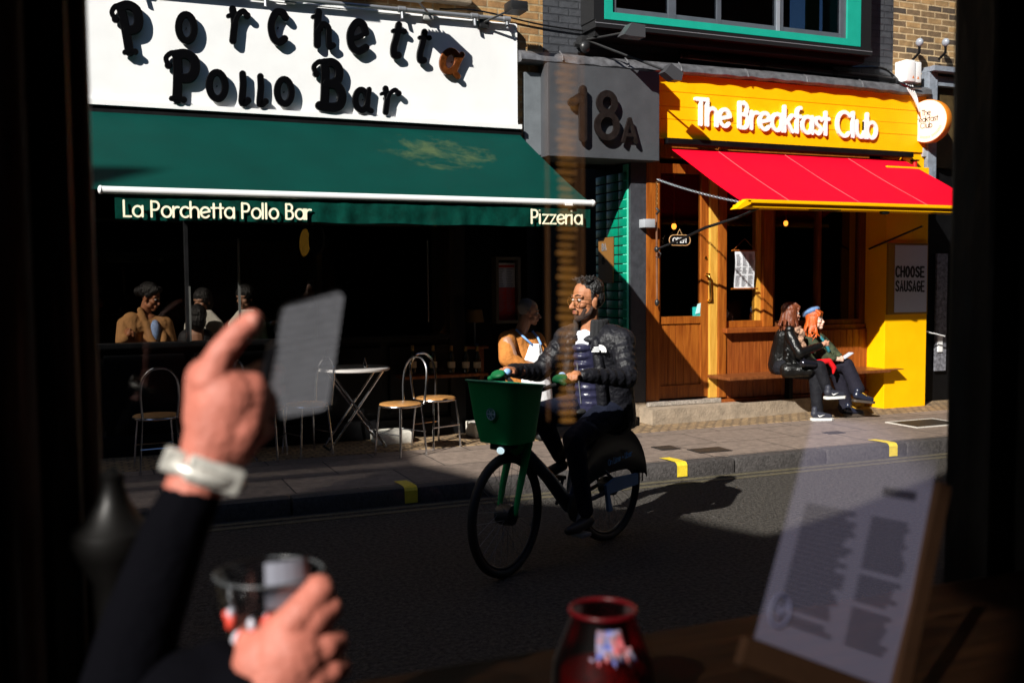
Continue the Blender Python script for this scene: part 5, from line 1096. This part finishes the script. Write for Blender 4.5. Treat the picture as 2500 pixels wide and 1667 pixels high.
lg2.build('trousers', mat('navy_wide_trousers', (.011, .010, .018), .85, spec=.2, bump=.8, bs=12, bd=.03), w2, voxel=.008, sm=2)
trainer((7.68, 8.42, .33), (.93, -.35, -.12), w2, boot=True); trainer((7.74, 8.62, PZ+.03), (.97, -.2, 0), w2, boot=True)
ph = MB().obox(g2+Vector((.05, -.015, .03)), Vector((.06, 0, .03)), Vector((0, .035, .0)), Vector((-.002, 0, .004))); tag(ph.build('phone', mat('pale_phone_case', (.55, .6, .7), .3)), 'pale phone held in the lap of the woman with the beret', 'phone')
# waiter
wt = person('grey haired man in brown top and white apron leaning by the restaurant doorway', (3.75, 8.75, PZ))
h3 = Vector((3.83, 8.6, 1.345)); P3, R3 = head(h3, -.3, .98, .12)
sb = MB(); head_blob(sb, P3, R3, .98); sb.cap(P3(-.02, 0, -.05), .055, (3.76, 8.66, 1.14), .065); sb.limb([(3.76, 8.7, 1.05), (3.78, 8.7, .8)], [.12, .13])
hh = Vector((3.88, 8.42, .83)); sb.limb([(3.58, 8.55, 1.08), (3.6, 8.44, .9), hh], [.06, .05, .035])
for k in range(4): sb.limb([hh, hh+Vector((.05, 0, .01-.015*k)), hh+Vector((.08, .01, -.005-.015*k))], [.02, .01, .008], 8)
sb.limb([hh, hh+Vector((.03, -.01, .035))], [.015, .01], 8)
b3 = sb.build('body', m_skinD, wt, voxel=.006, sm=2); face_bits(P3, R3, b3, .98)
MB().ell(P3(-.04, 0, .055), (.085, .08, .085), R3, 14).build('hair', mat('grey_hair', (.12, .12, .12), .6, bump=.6, bs=90), b3, voxel=.006, sm=2)
tp = MB(); tp.limb([(3.72, 8.68, 1.07), (3.76, 8.68, .88), (3.8, 8.7, .68)], [.13, .16, .16], 16); tp.limb([(3.86, 8.66, 1.05), (3.88, 8.66, .8)], [.11, .14], 14); tp.limb([(3.6, 8.6, 1.1), (3.55, 8.48, .93), (3.74, 8.42, .83)], [.085, .08, .058], 14); tp.limb([(3.95, 8.7, 1.08), (4.02, 8.62, .85)], [.08, .07])
tp.build('jumper', mat('ochre_brown_jumper', (.45, .17, .04), .85, spec=.15, var=.2, vs=16, bump=.9, bs=11, bd=.03), wt, voxel=.008, sm=2)
ap = MB(); vs = []; nA = 12
prof_ = [(1.06, .045), (.98, .075), (.92, .12), (.8, .14), (.68, .15), (.55, .16), (.42, .17), (.3, .175)]
for z, hw in prof_:
    for k in range(nA+1):
        u_ = -1+2*k/nA; xx = 3.86+u_*hw; vs.append((xx, 8.66-.175*math.sqrt(max(.05, 1-(u_*.75)**2))-(.0 if z > .7 else .03)+.006*math.sin(k*2.1+z*9), z))
ap.add(vs, [(j*(nA+1)+k, j*(nA+1)+k+1, (j+1)*(nA+1)+k+1, (j+1)*(nA+1)+k) for j in range(len(prof_)-1) for k in range(nA)])
ao = ap.build('apron', mat('white_apron', (.78, .78, .8), .8, bump=.7, bs=12, bd=.02), wt, smooth=2); md = ao.modifiers.new('t', 'SOLIDIFY'); md.thickness = .006
MB().tube([(3.815, 8.5, 1.05), (3.74, 8.55, 1.13), (3.70, 8.62, 1.19)], .011, 8).tube([(3.905, 8.5, 1.05), (3.9, 8.56, 1.11), (3.87, 8.62, 1.17)], .011, 8).build('apron_strap', mat('blue_strap', (.2, .4, .8), .6), ao, smooth=2)
MB().limb([(3.78, 8.74, .66), (3.76, 8.7, .4), (3.75, 8.72, PZ+.06)], [.12, .08, .06]).limb([(3.92, 8.74, .66), (3.95, 8.7, .4), (3.95, 8.72, PZ+.06)], [.12, .08, .06]).build('trousers', m_cloth_black, wt, voxel=.01, sm=2)
MB().limb([(3.75, 8.72, PZ+.05), (3.7, 8.58, PZ+.045)], [.045, .038]).limb([(3.95, 8.72, PZ+.05), (3.93, 8.58, PZ+.045)], [.045, .038]).build('shoes', m_tyre, wt, voxel=.01, sm=2)
# woman inside in camel coat, and two guests
w4 = person('dark haired woman in camel coat seated inside the restaurant window', (.5, 10.0, PZ))
h4 = Vector((.53, 9.95, 1.51)); P4, R4 = head(h4, -.55, .98, .3)
sb = MB(); head_blob(sb, P4, R4, .98, .8); sb.cap(P4(-.02, 0, -.05), .045, (.48, 10.0, 1.35), .055); sb.limb([(.5, 10.0, 1.28), (.5, 10.05, .9)], [.1, .12])
hh = Vector((.33, 9.75, 1.19)); sb.limb([(.33, 9.9, 1.2), hh], [.045, .03])
for k in range(4): sb.limb([hh, hh+Vector((.035, -.01, .02-.014*k)), hh+Vector((.05, .01, .0-.014*k))], [.018, .01, .008], 8)
sb.limb([hh, hh+Vector((.01, -.01, .045))], [.015, .009], 8)
b4 = sb.build('body', m_skinA, w4, voxel=.006, sm=2); face_bits(P4, R4, b4, .98)
hr = MB(); hr.ell(P4(-.03, 0, .065), (.1, .088, .09), R4, 16); hr.ell(P4(-.125, 0, .03), (.05, .055, .05), R4, 12); hr.cap(P4(.05, .03, .1), .035, P4(.0, .06, .03), .03); hr.cap(P4(.05, -.03, .1), .035, P4(.0, -.06, .03), .03); hr.build('hair', m_hair, b4, voxel=.006, sm=2)
co_ = MB(); co_.limb([(.42, 9.97, 1.25), (.62, 9.99, 1.25)], [.1, .09]).limb([(.36, 9.95, 1.3), (.34, 9.95, 1.1), (.33, 9.95, .9)], [.085, .11, .12], 16); co_.limb([(.5, 10.02, 1.27), (.52, 10.02, .9)], [.11, .15], 16); co_.limb([(.66, 10.0, 1.26), (.68, 9.98, 1.05), (.68, 9.98, .9)], [.075, .09, .1], 16); co_.limb([(.44, 9.93, 1.4), (.5, 9.9, 1.22), (.56, 9.88, 1.05)], [.03, .04, .04]); co_.limb([(.58, 9.98, 1.3), (.64, 9.9, 1.15), (.64, 9.87, 1.0)], [.03, .035, .035]); co_.limb([(.3, 9.95, 1.27), (.27, 9.85, 1.12), (.3, 9.78, 1.15)], [.07, .06, .045])
co_.build('coat', mat('camel_wool', (.42, .22, .09), .9, spec=.1, bump=.8, bs=9, bd=.03), w4, voxel=.008, sm=2)
MB().ell((.565, 9.9, 1.2), (.05, .05, .11)).build('blue_top', mat('blue_knit', (.25, .38, .65), .8, var=.5, vs=70), w4, smooth=2)
for (px, lab, x, y, cm) in ((475, 'pale', 1.02, 10.15, 'seated guest in a cream shawl behind the window bar'), (505, 'p2', 1.42, 10.1, 'second guest draped in white, right of the window bar')):
    g_ = person(cm, (x, y, PZ)); hq = Vector((x, y, 1.5 if px == 505 else 1.47)); Pq, Rq = head(hq, -2.3, .95, .2); sb = MB(); head_blob(sb, Pq, Rq, .95); sb.cap(Pq(-.02, 0, -.05), .045, (x, y, 1.3), .05); sb.limb([(x, y, 1.2), (x, y, .8)], [.11, .13]); bq = sb.build('body', m_skinD, g_, voxel=.008, sm=2)
    MB().ell(Pq(-.02, 0, .04), (.1, .092, .1), Rq, 14).ell(Pq(-.05, 0, -.03), (.07, .08, .09), Rq, 14).build('hair', m_hair, bq, voxel=.008, sm=2)
    sh = MB(); rnd = random.Random(px)
    for k in range(12): u_ = k/11; xx = x-.15+.3*u_; sh.limb([(x+(u_-.5)*.12, y-.09, 1.36), (xx, y-.12, 1.25), (xx+(u_-.5)*.06, y-.14+.02*math.sin(k*2), .85)], [.03, .034, .045], 8)
    sh.build('shawl', mat('cream_shawl', (.65, .63, .55), .85, bump=.4, bs=40), g_, voxel=.009, sm=1)
g_ = person('dark haired diner with back to the street in front of the cream shawl', (.95, 9.85, PZ)); sb = MB(); sb.limb([(.93, 9.85, 1.15), (.93, 9.9, .8)], [.09, .13]); sb.cap((.93, 9.85, 1.2), .05, (.93, 9.85, 1.1), .06)
Pq, Rq = head((.94, 9.83, 1.32), 1.4, .95); head_blob(sb, Pq, Rq, .95); bq = sb.build('body', m_skinD, g_, voxel=.008, sm=2); MB().ell(Pq(-.02, 0, .04), (.1, .092, .1), Rq, 14).ell(Pq(-.05, 0, -.03), (.08, .085, .1), Rq, 14).build('hair', m_hair, bq, voxel=.008, sm=2)
MB().limb([(.86, 9.88, 1.12), (.86, 9.9, .85)], [.1, .13]).limb([(1.0, 9.88, 1.12), (1.0, 9.9, .85)], [.1, .13]).build('top', m_cloth_black, g_, voxel=.01, sm=2)
tb = thing('dining_table', 'dark table inside the restaurant window', 'table', (.75, 9.7, PZ)); MB().box((.2, 9.52, .86), (1.5, 9.74, .9), .005).build('tabletop', m_redwood, tb); MB().box((.3, 9.55, PZ), (.36, 9.7, .86)).box((1.35, 9.55, PZ), (1.41, 9.7, .86)).build('leg', m_dark, tb)
# ================================================================ NEAR SIDE: the pub we look out of
pb = thing('pub_building', 'dark pub on the near side whose window frames the whole view', 'building', (0, -1, 0))
m_room = mat('dark_room', (.006, .0045, .0035), .8, var=.3, spec=.1)
rw = MB()
def wallbox(x0, x1, z0, z1, y0=-2.3, y1=-2.0): rw.box((x0, y0, z0), (x1, y1, z1))
# rear wall, with an invented opening cut to bring sun onto the foreground
hx0, hx1, hz0, hz1 = -4.85, -3.02, 4.1, 5.8
wallbox(-40, hx0, 0, 6); wallbox(hx1, 40, 0, 6); wallbox(hx0, hx1, 0, hz0); wallbox(hx0, hx1, hz1, 6); wallbox(-3.42, hx1, 4.88, hz1)
rw.build('rear_wall', m_room, pb)
up = MB(); prof = [(-60, 13.85), (-14.6, 13.85), (-13.62, 13.85), (-13.6, 12.9), (-12.9, 12.7), (-12.3, 12.1), (-11.5, 11.35), (-10.3, 10.55), (-9.2, 9.75), (-8.15, 9.3), (-7.4, 8.93), (-6.8, 8.5), (-6.08, 8.05), (-5.63, 8.4), (-5.11, 9.05), (-4.4, 9.9), (-2, 10.8), (40, 10.8)]
SL = [(10.45, 10.50), (10.66, 10.71), (10.9, 10.95), (11.33, 11.38)]  # invented slots, cut to throw light stripes on the pavement
for (xa, za), (xb, zb) in zip(prof[:-1], prof[1:]):
    zz = 6; th = -2.3
    if -14.7 < xa < -11.7:
        th = -2.03
        for s0, s1 in SL: up.box((xa, th, zz), (xb, -2, s0)); zz = s1
    up.add([(xa, th, zz), (xb, th, zz), (xb, th, zb), (xa, th, za), (xa, -2, zz), (xb, -2, zz), (xb, -2, zb), (xa, -2, za)], [(0, 1, 2, 3), (7, 6, 5, 4), (0, 4, 5, 1), (1, 5, 6, 2), (2, 6, 7, 3), (3, 7, 4, 0)])
up.build('upper_wall', mat('soot_brick', (.05, .035, .025), .9), pb)
MB().box((-6.2, -2, -.05), (-6, 1.4, 3)).box((4, -2, -.05), (4.2, 1.4, 3)).prism([(-2, 3), (1.4, 3), (-2, 5.95)], (-6.2, 0, 0), (0, 1, 0), UZ, 0, .2).prism([(-2, 3), (1.4, 3), (-2, 5.95)], (4, 0, 0), (0, 1, 0), UZ, 0, .2).add([(-6.2, 1.42, 3.02), (4.2, 1.42, 3.02), (4.2, -2, 5.98), (-6.2, -2, 5.98), (-6.2, 1.42, 3.1), (4.2, 1.42, 3.1), (4.2, -2, 6.06), (-6.2, -2, 6.06)], [(3, 2, 1, 0), (4, 5, 6, 7), (0, 1, 5, 4), (1, 2, 6, 5), (2, 3, 7, 6), (3, 0, 4, 7)]).box((-6, -2, .004), (4, 1.3, .05)).build('room', m_room, pb)
MB().box((-19, -2, 0), (-18, 9.2, 16)).build('added_street_end_block', mat('soot_brick', (.05, .035, .025), .9), pb); MB().box((19, -2, 0), (20, 9.2, 16)).build('added_street_end_block', mat('soot_brick', (.05, .035, .025), .9), pb)  # unseen end blocks, added to cut the sky light in the street
# front window: posts modelled with mouldings
FW = 1.3
m_post = mat('old_black_varnish', (.012, .010, .009), .4, spec=.3, var=.8, vs=9, bump=.6, bs=18, stretch=(1, 1, .35))
m_post2 = mat('worn_brown_varnish', (.09, .05, .035), .35, var=.7, vs=7, bump=.5, bs=18, stretch=(1, 1, .3))
xl = at(222, 700, FW).x; xr = at(2176, 700, FW+.08).x
po = MB(); po.box((-6, FW-.06, 0), (xl-.11, FW+.1, 3)).box((xl-.11, FW-.02, 0), (xl-.06, FW+.08, 3), .01).box((xl-.06, FW-.05, 0), (xl-.022, FW+.08, 3), .012).box((xr+.06, FW-.06, 0), (4, FW+.1, 3)).box((xr+.001, FW-.02, 0), (xr+.06, FW+.08, 3), .01)
po.box((xl-.2, FW-.06, 2.75), (xr+.3, FW+.1, 3)).box((xl-.2, FW-.06, 0), (xr+.3, FW+.1, 1.02))
po.build('window_frame', m_post, pb)
for x_, y_, r_ in ((xl-.012, FW, .012), (xl-.085, FW-.06, .02), (xl-.15, FW-.08, .014), (xr+.085, FW-.06, .014), (xr+.15, FW-.08, .02)):
    MB().tube([(x_, y_, 1.0), (x_, y_, 2.75)], r_, 12).build('moulding', m_post2, pb, smooth=True)
MB().box((xl-.0, FW+.02, 1.02), (xr+.01, FW+.026, 2.75)).build('window_pane', glass_mat('near_glass', (.97, .98, .98), .004), pb)
lz_ = 1.13
lt = thing('window_ledge', 'dark brown varnished ledge along the bottom of the view', 'ledge', (.7, 1.0, lz_))
MB().box((-1.5, .45, lz_-.05), (2.2, FW-.061, lz_), .012).build('board', wood_mat('dark_ledge_wood', (.002, .0008, .0003), (.008, .003, .001), .6, False, 1, .04), lt)
bq = at(300, 1420, 1.18); t = thing('turned_baluster', 'black turned wooden post on the ledge beside the left frame', 'post', (bq.x, 1.18, lz_))
MB().lathe([(.045, 0), (.05, .02), (.03, .04), (.028, .07), (.034, .09), (.026, .1), (.022, .13), (.024, .18), (.04, .21), (.046, .225), (.044, .238), (.03, .25), (.018, .27), (.012, .29), (.014, .3), (.001, .31)], (at(268, 1420, 1.18).x, 1.18, lz_), n=28, cap=False).build('post', mat('black_turned_wood', (.0025, .0022, .002), .45, spec=.3), t, smooth=True)
# reflected hand holding a phone, built as a solid hand
HY = .95
def hp(x, y, dy=0): return at(x, y, HY+dy)
m_sleeve = mat('reflected_black_sleeve', (.0015, .0015, .0025), .9, bump=.3, bs=60, spec=.03)
m_scr = sheer_mat('reflected_phone_screen', (.095, .098, .11), .85, (44, .16, .3), .5)
ha = person('reflected raised hand and wrist with silver watch, holding up a phone', hp(440, 1090)-Vector((0, 0, .25)))
mb = MB(); px2 = 1/2458
mb.limb([hp(440, 1130, .0), hp(478, 1060), hp(505, 985), hp(520, 920)], [.026, .027, .032, .034], 18)
mb.limb([hp(488, 900), hp(505, 970)], [.022, .03], 16); mb.limb([hp(572, 900, -.004), hp(550, 980, -.006), hp(530, 1020, -.003)], [.02, .026, .024], 16); mb.limb([hp(475, 870, .005), hp(480, 960, .005)], [.02, .024], 14)
mb.limb([hp(484, 875, -.005), hp(508, 812, -.012), hp(545, 768, -.014), hp(580, 738, -.012)], [.02, .0135, .0122, .0108], 14)
for k, (y0, y1, x1) in enumerate(((900, 858, 603), (930, 898, 603), (960, 940, 594), (998, 990, 585))):
    mb.limb([hp(535, y0, .004), hp(580, (y0+y1)/2, .008), hp(x1, y1, .016), hp(x1+16, y1-2, .024), hp(x1+28, y1-4, .027)], [.018, .0155, .0125, .011, .009], 12)
mb.build('body', m_skinC, ha, voxel=.0022, sm=3)
mb = MB(); mb.ell(hp(582, 738, -.02), (.006, .004, .007)); mb.build('reflected_thumb_nail', mat('nail', (.42, .16, .12), .5), ha, smooth=2)
mb = MB(); mb.limb([hp(250, 1700, .0), hp(330, 1420, .0), hp(405, 1210, .0), hp(445, 1128, .0)], [.042, .036, .03, .027], 16); mb.build('sleeve', m_sleeve, ha, voxel=.006, sm=3)
# watch: band links and case
t = thing('watch', 'chunky silver watch on the wrist of the raised hand', 'watch', hp(470, 1080))
dx = (hp(552, 1115)-hp(380, 1060)).normalized(); up_ = (hp(470, 1040)-hp(445, 1100)).normalized(); nn_ = dx.cross(up_).normalized()
m_silv = mat('brushed_silver', (.5, .49, .45), .35, metal=.35, var=.35, vs=120)
for i, (cx_, cy_, wd, hh_, dz) in enumerate(((407, 1062, .013, .0115, -.012), (493, 1092, .0255, .0125, -.026))):
    mb = MB(); c_ = hp(cx_, cy_, dz); k = 6
    mb2 = MB(); mb2.box((-wd, -.004, -hh_), (wd, .012, hh_), .004)
    M3 = Matrix((dx, nn_ if nn_.y > 0 else -nn_, up_)).transposed()
    o_ = MB(); o_.v = [tuple(c_+M3 @ Vector(v_)) for v_ in mb2.v]; o_.f = mb2.f; o_.build('case' if i else 'band', m_silv, t, smooth=True)
    if i:
        pr = MB()
        for j in range(9): cc_ = c_+dx*(-.012+j*.0034)-M3 @ Vector((0, .0046, 0)); pr.obox(cc_, dx*.001, up_*.0035, M3 @ Vector((0, .0004, 0)))
        pr.build('engraving', mat('dark_engraving', (.15, .14, .13), .5), t)
mb = MB(); M3 = Matrix((dx, nn_ if nn_.y > 0 else -nn_, up_)).transposed(); cw = hp(470, 1085)
mb.tube([cw+M3 @ Vector((math.cos(a)*.033, math.sin(a)*.03, 0)) for a in [2*PI*k/28 for k in range(28)]], .0065, 8, closed=True); mb.build('strap', m_silv, t, smooth=2)
# reflected phone, built with a see-through screen
t = thing('phone', 'reflected upright phone with rounded corners and lines of text, held in the raised hand', 'phone', hp(690, 960))
quad = [hp(603, 968, -.01), hp(752, 938, .0), hp(790, 668, .0), hp(652, 705, -.01)]
def bilin(u, v, off=0):
    p = quad[0].lerp(quad[1], u).lerp(quad[3].lerp(quad[2], u), v); return p+off*phn
phn = (quad[1]-quad[0]).cross(quad[3]-quad[0]).normalized()
if phn.y > 0: phn = -phn
def rrect(r, m_=0, n=6):
    out = []
    for cx, cy, a0 in ((1-m_-r, 1-m_-r*.5, 0), (m_+r, 1-m_-r*.5, 90), (m_+r, m_+r*.5, 180), (1-m_-r, m_+r*.5, 270)):
        for k in range(n+1): a = math.radians(a0+90*k/n); out.append((cx+math.cos(a)*r, cy+math.sin(a)*r*.5))
    return out
def slab(poly, o0, o1):
    N = len(poly); mb = MB(); mb.add([bilin(a, b, o0) for a, b in poly]+[bilin(a, b, o1) for a, b in poly], [tuple(range(N)), tuple(range(2*N-1, N-1, -1))]+[(i, N+i, N+(i+1) % N, (i+1) % N) for i in range(N)]); return mb
slab(rrect(.13), -.0, .0015).build('screen', m_scr, t)
fr_ = rrect(.13, -.006); mb = MB(); mb.tube([bilin(a, b, -.003) for a, b in fr_], .0011, 6, closed=True); mb.build('bezel', mat('black_phone_case', (.004, .004, .005), .5, spec=.15), t, smooth=2)
slab([(-.15, .0), (-.02, .0), (-.02, .7), (-.13, .66)], -.006, .002).build('grip_edge', mat('black_phone_case', (.006, .006, .007), .3), t)
# lower hand with glass
LY = .88
def lp(x, y, dy=0): return at(x, y, LY+dy)
hb_ = person('lower hand in black sleeve wrapped round a drinking glass', lp(640, 1560)-Vector((0, 0, .1)))
mb = MB()
mb.limb([lp(600, 1640, .0), lp(640, 1560), lp(665, 1500)], [.03, .034, .036], 18); mb.limb([lp(620, 1500, .004), lp(600, 1520, .004)], [.026, .026], 14); mb.limb([lp(700, 1490, -.0), lp(690, 1560, 0)], [.028, .032], 14)
for (x0, y0, x1, y1, x2, y2, x3, y3, r) in ((640, 1460, 690, 1405, 735, 1352, 715, 1345, .0135), (680, 1450, 722, 1420, 755, 1395, 740, 1388, .0128), (710, 1500, 745, 1482, 770, 1472, 752, 1462, .0125), (720, 1545, 755, 1540, 778, 1532, 760, 1526, .0115)):
    mb.limb([lp(x0, y0, -.004), lp(x1, y1, -.012), lp(x2, y2, -.004), lp(x3-6, y3+6, .03), lp(x3-34, y3+14, .045)], [r*1.35, r*1.12, r, r*.85, r*.7], 14)
mb.limb([lp(600, 1510, .0), lp(575, 1470, .02), lp(560, 1440, .045)], [.02, .015, .011], 14)
mb.build('body', m_skinC, hb_, voxel=.0022, sm=3)
mb = MB(); mb.limb([lp(440, 1640, .04), lp(520, 1620, .03), lp(590, 1600, .01)], [.06, .05, .042], 16); mb.limb([lp(500, 1540, .04), lp(600, 1640, .02)], [.03, .045], 14); mb.build('sleeve', m_sleeve, hb_, voxel=.006, sm=3)
gt = thing('drinking_glass', 'clear tumbler with red and white pattern held in the lower hand', 'glass', lp(620, 1480, .06))
m_clear = glass_mat('clear_tumbler', (.93, .94, .95), .03, .05)
gc = lp(622, 1490, .045); gtop = lp(617, 1312, .045)
H_ = gtop.z-gc.z; MB().lathe([(.034, -.0), (.038, .01), (.05, H_)], gc, n=36, cap=False).lathe([(.031, .006), (.0355, .012), (.0475, H_)], gc, n=36, cap=False).build('tumbler', m_clear, gt, smooth=2)
MB().tube([gc+Vector((math.cos(a)*.049, math.sin(a)*.049, H_)) for a in [2*PI*k/36 for k in range(36)]], .0013, 6, closed=True).build('rim', mat('glass_rim', (.05, .055, .06), .3), gt, smooth=2)
pt = MB()
for k in range(5): a = math.radians(262+k*11); r_ = .0455; pt.add([gc+Vector((math.cos(a+s_)*r_, math.sin(a+s_)*r_, z_)) for s_, z_ in ((-.1, .052), (.1, .052), (.1, .094), (-.1, .094))], [(0, 1, 2, 3)])
pt.build('white_label', mat('label_white', (.22, .23, .28), .6), gt)
rd = MB(); rnd = random.Random(2)
for k in range(13):
    a = math.radians(200+k*11+rnd.uniform(-4, 4)); z_ = .028+rnd.uniform(-.012, .014)
    if 225 < math.degrees(a) < 240: continue
    rd.ell(gc+Vector((math.cos(a)*.0425, math.sin(a)*.0425, z_)), (.0045, .0045, .008), Matrix.Rotation(rnd.uniform(-.6, .6), 3, 'Y'), 8)
rd.build('red_marks', mat('red_enamel', (.5, .04, .02), .5), gt, smooth=2)
wd_ = MB()
for k in range(13):
    a = math.radians(203+k*11+rnd.uniform(-5, 5)); z_ = .026+rnd.uniform(-.014, .022)
    if 225 < math.degrees(a) < 238: continue
    wd_.ell(gc+Vector((math.cos(a)*.0418, math.sin(a)*.0418, z_)), (.0042, .0042, .007), Matrix.Rotation(rnd.uniform(-.6, .6), 3, 'Y'), 8)
wd_.build('white_marks', mat('white_enamel', (.4, .4, .46), .5), gt, smooth=2)
# red glass candle holder
rc = at(1385, 1610, .98); rtop = at(1390, 1398, .98); H_ = rtop.z-rc.z
rg = thing('red_glass', 'dark red glass holder with painted blue and pink highlight on its front', 'candle holder', (rc.x, rc.y, lz_))
m_redg = glass_mat('ruby_glass', (.28, .004, .02), .01, .3)
z0 = lz_+.002-rc.z
MB().lathe([(.055, z0), (.062, z0+.01), (.056, H_*.45), (.036, H_*.93), (.037, H_)], rc, n=36, cap=False).build('holder', m_redg, rg, smooth=2)
MB().tube([rc+Vector((math.cos(a)*.037, math.sin(a)*.037, H_)) for a in [2*PI*k/36 for k in range(36)]], .0028, 6, closed=True).build('rim', mat('ruby_rim', (.05, .0006, .002), .35, spec=.2), rg, smooth=2)
m_highlight = mat('painted_highlight', (.5, .3, .35), .4, var=.5, vs=60, bump=1, bs=90, bd=.02)  # blue and pink highlight on the glass, painted as a bumpy patch
def highlight_ramp(m):
    n = m.node_tree.nodes; cr = [q for q in n if q.type == 'VALTORGB'][0].color_ramp
    cr.elements[0].color = (.03, .06, .4, 1); cr.elements[0].position = .36; cr.elements[1].color = (.5, .08, .1, 1); cr.elements[1].position = .62
    e = cr.elements.new(.45); e.color = (.2, .2, .3, 1); e = cr.elements.new(.54); e.color = (.3, .12, .12, 1)
highlight_ramp(m_highlight)
cr_ = MB(); vs = []; NX, NZ = 22, 22
for j in range(NZ+1):
    f = j/NZ; zz = z0+.02+f*(H_*.72-z0); rr_ = .0665-.022*max(0, (zz-z0)/(H_-z0))*1.15
    for i in range(NX+1):
        a_ = math.radians(222+70*i/NX*(1-.25*abs(f-.4))); q_ = rr_+.0015*math.sin(i*1.9+j*.7)+.001*math.sin(j*2.3+i)
        vs.append(rc+Vector((math.cos(a_)*q_, math.sin(a_)*q_, zz)))
cr_.add(vs, [(j*(NX+1)+i, j*(NX+1)+i+1, (j+1)*(NX+1)+i+1, (j+1)*(NX+1)+i) for j in range(NZ) for i in range(NX) if not ((i < 4 and j > 15) or (i > 17 and j > 17) or (i < 3 and j < 5))])
wo_ = cr_.build('highlight', m_highlight, rg, smooth=2); md = wo_.modifiers.new('t', 'SOLIDIFY'); md.thickness = .001
MB().lathe([(.001, z0+.004), (.05, z0+.006), (.048, z0+.07), (.001, z0+.07)], rc, n=28, cap=False).build('wax', mat('red_wax', (.2, .001, .005), .5), rg, smooth=True)
# reflected menu, built as a see-through sheet in the window
MY = .86
mq = [at(1732, 1465, MY-.03), at(2052, 1585, MY-.03), at(2168, 985, MY+.03), at(1868, 960, MY+.03)]
t = thing('menu_reflection', 'pale menu reflection modelled as a see-through sheet at lower right', 'menu', (mq[0]+mq[1])/2)
mn_ = (mq[1]-mq[0]).cross(mq[3]-mq[0]).normalized()
if mn_.y > 0: mn_ = -mn_
def mb_(u, v, o=0): return mq[0].lerp(mq[1], u).lerp(mq[3].lerp(mq[2], u), v)+mn_*o
def sheet(u0, v0, u1, v1, o=0, n=1):
    return MB().add([mb_(u0+(u1-u0)*i/n, v0+(v1-v0)*j/n, o) for j in range(n+1) for i in range(n+1)], [(j*(n+1)+i, j*(n+1)+i+1, (j+1)*(n+1)+i+1, (j+1)*(n+1)+i) for j in range(n) for i in range(n)])
m_sheer = sheer_mat('sheer_menu_paper', (.046, .044, .066), .9, None, .6)
m_sheer2 = glass_mat('sheer_menu_print', (.66, .66, .7), .0)
sheet(0, 0, 1, 1, 0, 12).build('sheet', m_sheer, t)
bl_ = MB(); rnd = random.Random(6)
for (u0, u1) in ((.1, .5), (.58, .9)):
    for k in range(24):
        v0 = .1+k*.0215
        if rnd.random() < .08: continue
        q = sheet(u0, v0, u0+(u1-u0)*rnd.uniform(.75, 1), v0+.012, .001); bl_.add(q.v, q.f)
q = sheet(.62, .70, .88, .735, .001); bl_.add(q.v, q.f); bl_.build('print', m_sheer2, t)
lgm = MB(); c_ = mb_(.11, .14, .0012); e1 = (mb_(.2, .14)-mb_(.1, .14)).normalized(); e2 = (mb_(.1, .24)-mb_(.1, .14)).normalized()
lgm.tube([c_+e1*math.cos(a)*.013+e2*math.sin(a)*.017 for a in [2*PI*k/20 for k in range(20)]], .0018, 6, closed=True).tube([c_-e1*.007+e2*.006, c_+e1*.002-e2*.004, c_+e1*.008+e2*.008], .0018, 6); lgm.build('round_logo', mat('dim_lilac_ink', (.03, .03, .06), .7), t)
bd_ = MB(); w0, w1_ = mb_(0, 0), mb_(1, 0)
dn = (mq[0]-mq[3]).normalized(); rt = (mq[1]-mq[0]).normalized()
bd_.obox((w0+w1_)/2+dn*.016+rt*.0, rt*((w1_-w0).length/2+.012), dn*.014, mn_*.006); bd_.obox((mb_(1, 0)+mb_(1, .8))/2+rt*.012, rt*.01, dn*(mb_(1, 0)-mb_(1, .8)).length/2, mn_*.005)
bd_.build('board', mat('dark_brown_board', (.012, .005, .002), .7, spec=.08, var=.3), t)
# reflection of a gilded ribbed column, built as see-through mesh
t = thing('gilt_reflection', 'faint ribbed golden column reflected in the glass, modelled as see-through mesh', 'column', at(1300, 900, 1.1))
m_gilt = sheer_mat('sheer_gilt_reflection', (.05, .021, .002), .95, None, .6)
m_gilt2 = sheer_mat('sheer_dark_gilt_reflection', (.016, .006, .001), .95, None, .6)
zt = at(1300, 120, 1.1).z; zb_ = at(1300, 965, 1.1).z; x0 = at(1275, 550, 1.1).x; x1 = at(1322, 550, 1.1).x
rb = MB(); rnd = random.Random(11); z = zb_
while z < zt:
    h_ = rnd.uniform(.004, .0075); q = rnd.uniform(.0, .004); rb.ell(((x0+x1)/2+q, 1.1, z), ((x1-x0)/2+.001-rnd.uniform(0, .004), .006, h_*.62), None, 10); z += .0098
rb.build('ribs', m_gilt, t, smooth=2)
MB().box((at(1261, 550, 1.1).x, 1.104, zb_), (at(1263.5, 550, 1.1).x, 1.108, zt)).box((at(1329, 550, 1.1).x, 1.104, zb_+.15), (at(1331, 550, 1.1).x, 1.108, zt)).box((at(1342, 550, 1.1).x, 1.104, zb_+.15), (at(1344, 550, 1.1).x, 1.108, zt)).build('edge_line', m_gilt2, t)
# every part keeps its own name; nothing else is added
for o in list(S.objects):
    if 'local' in o: del o['local']
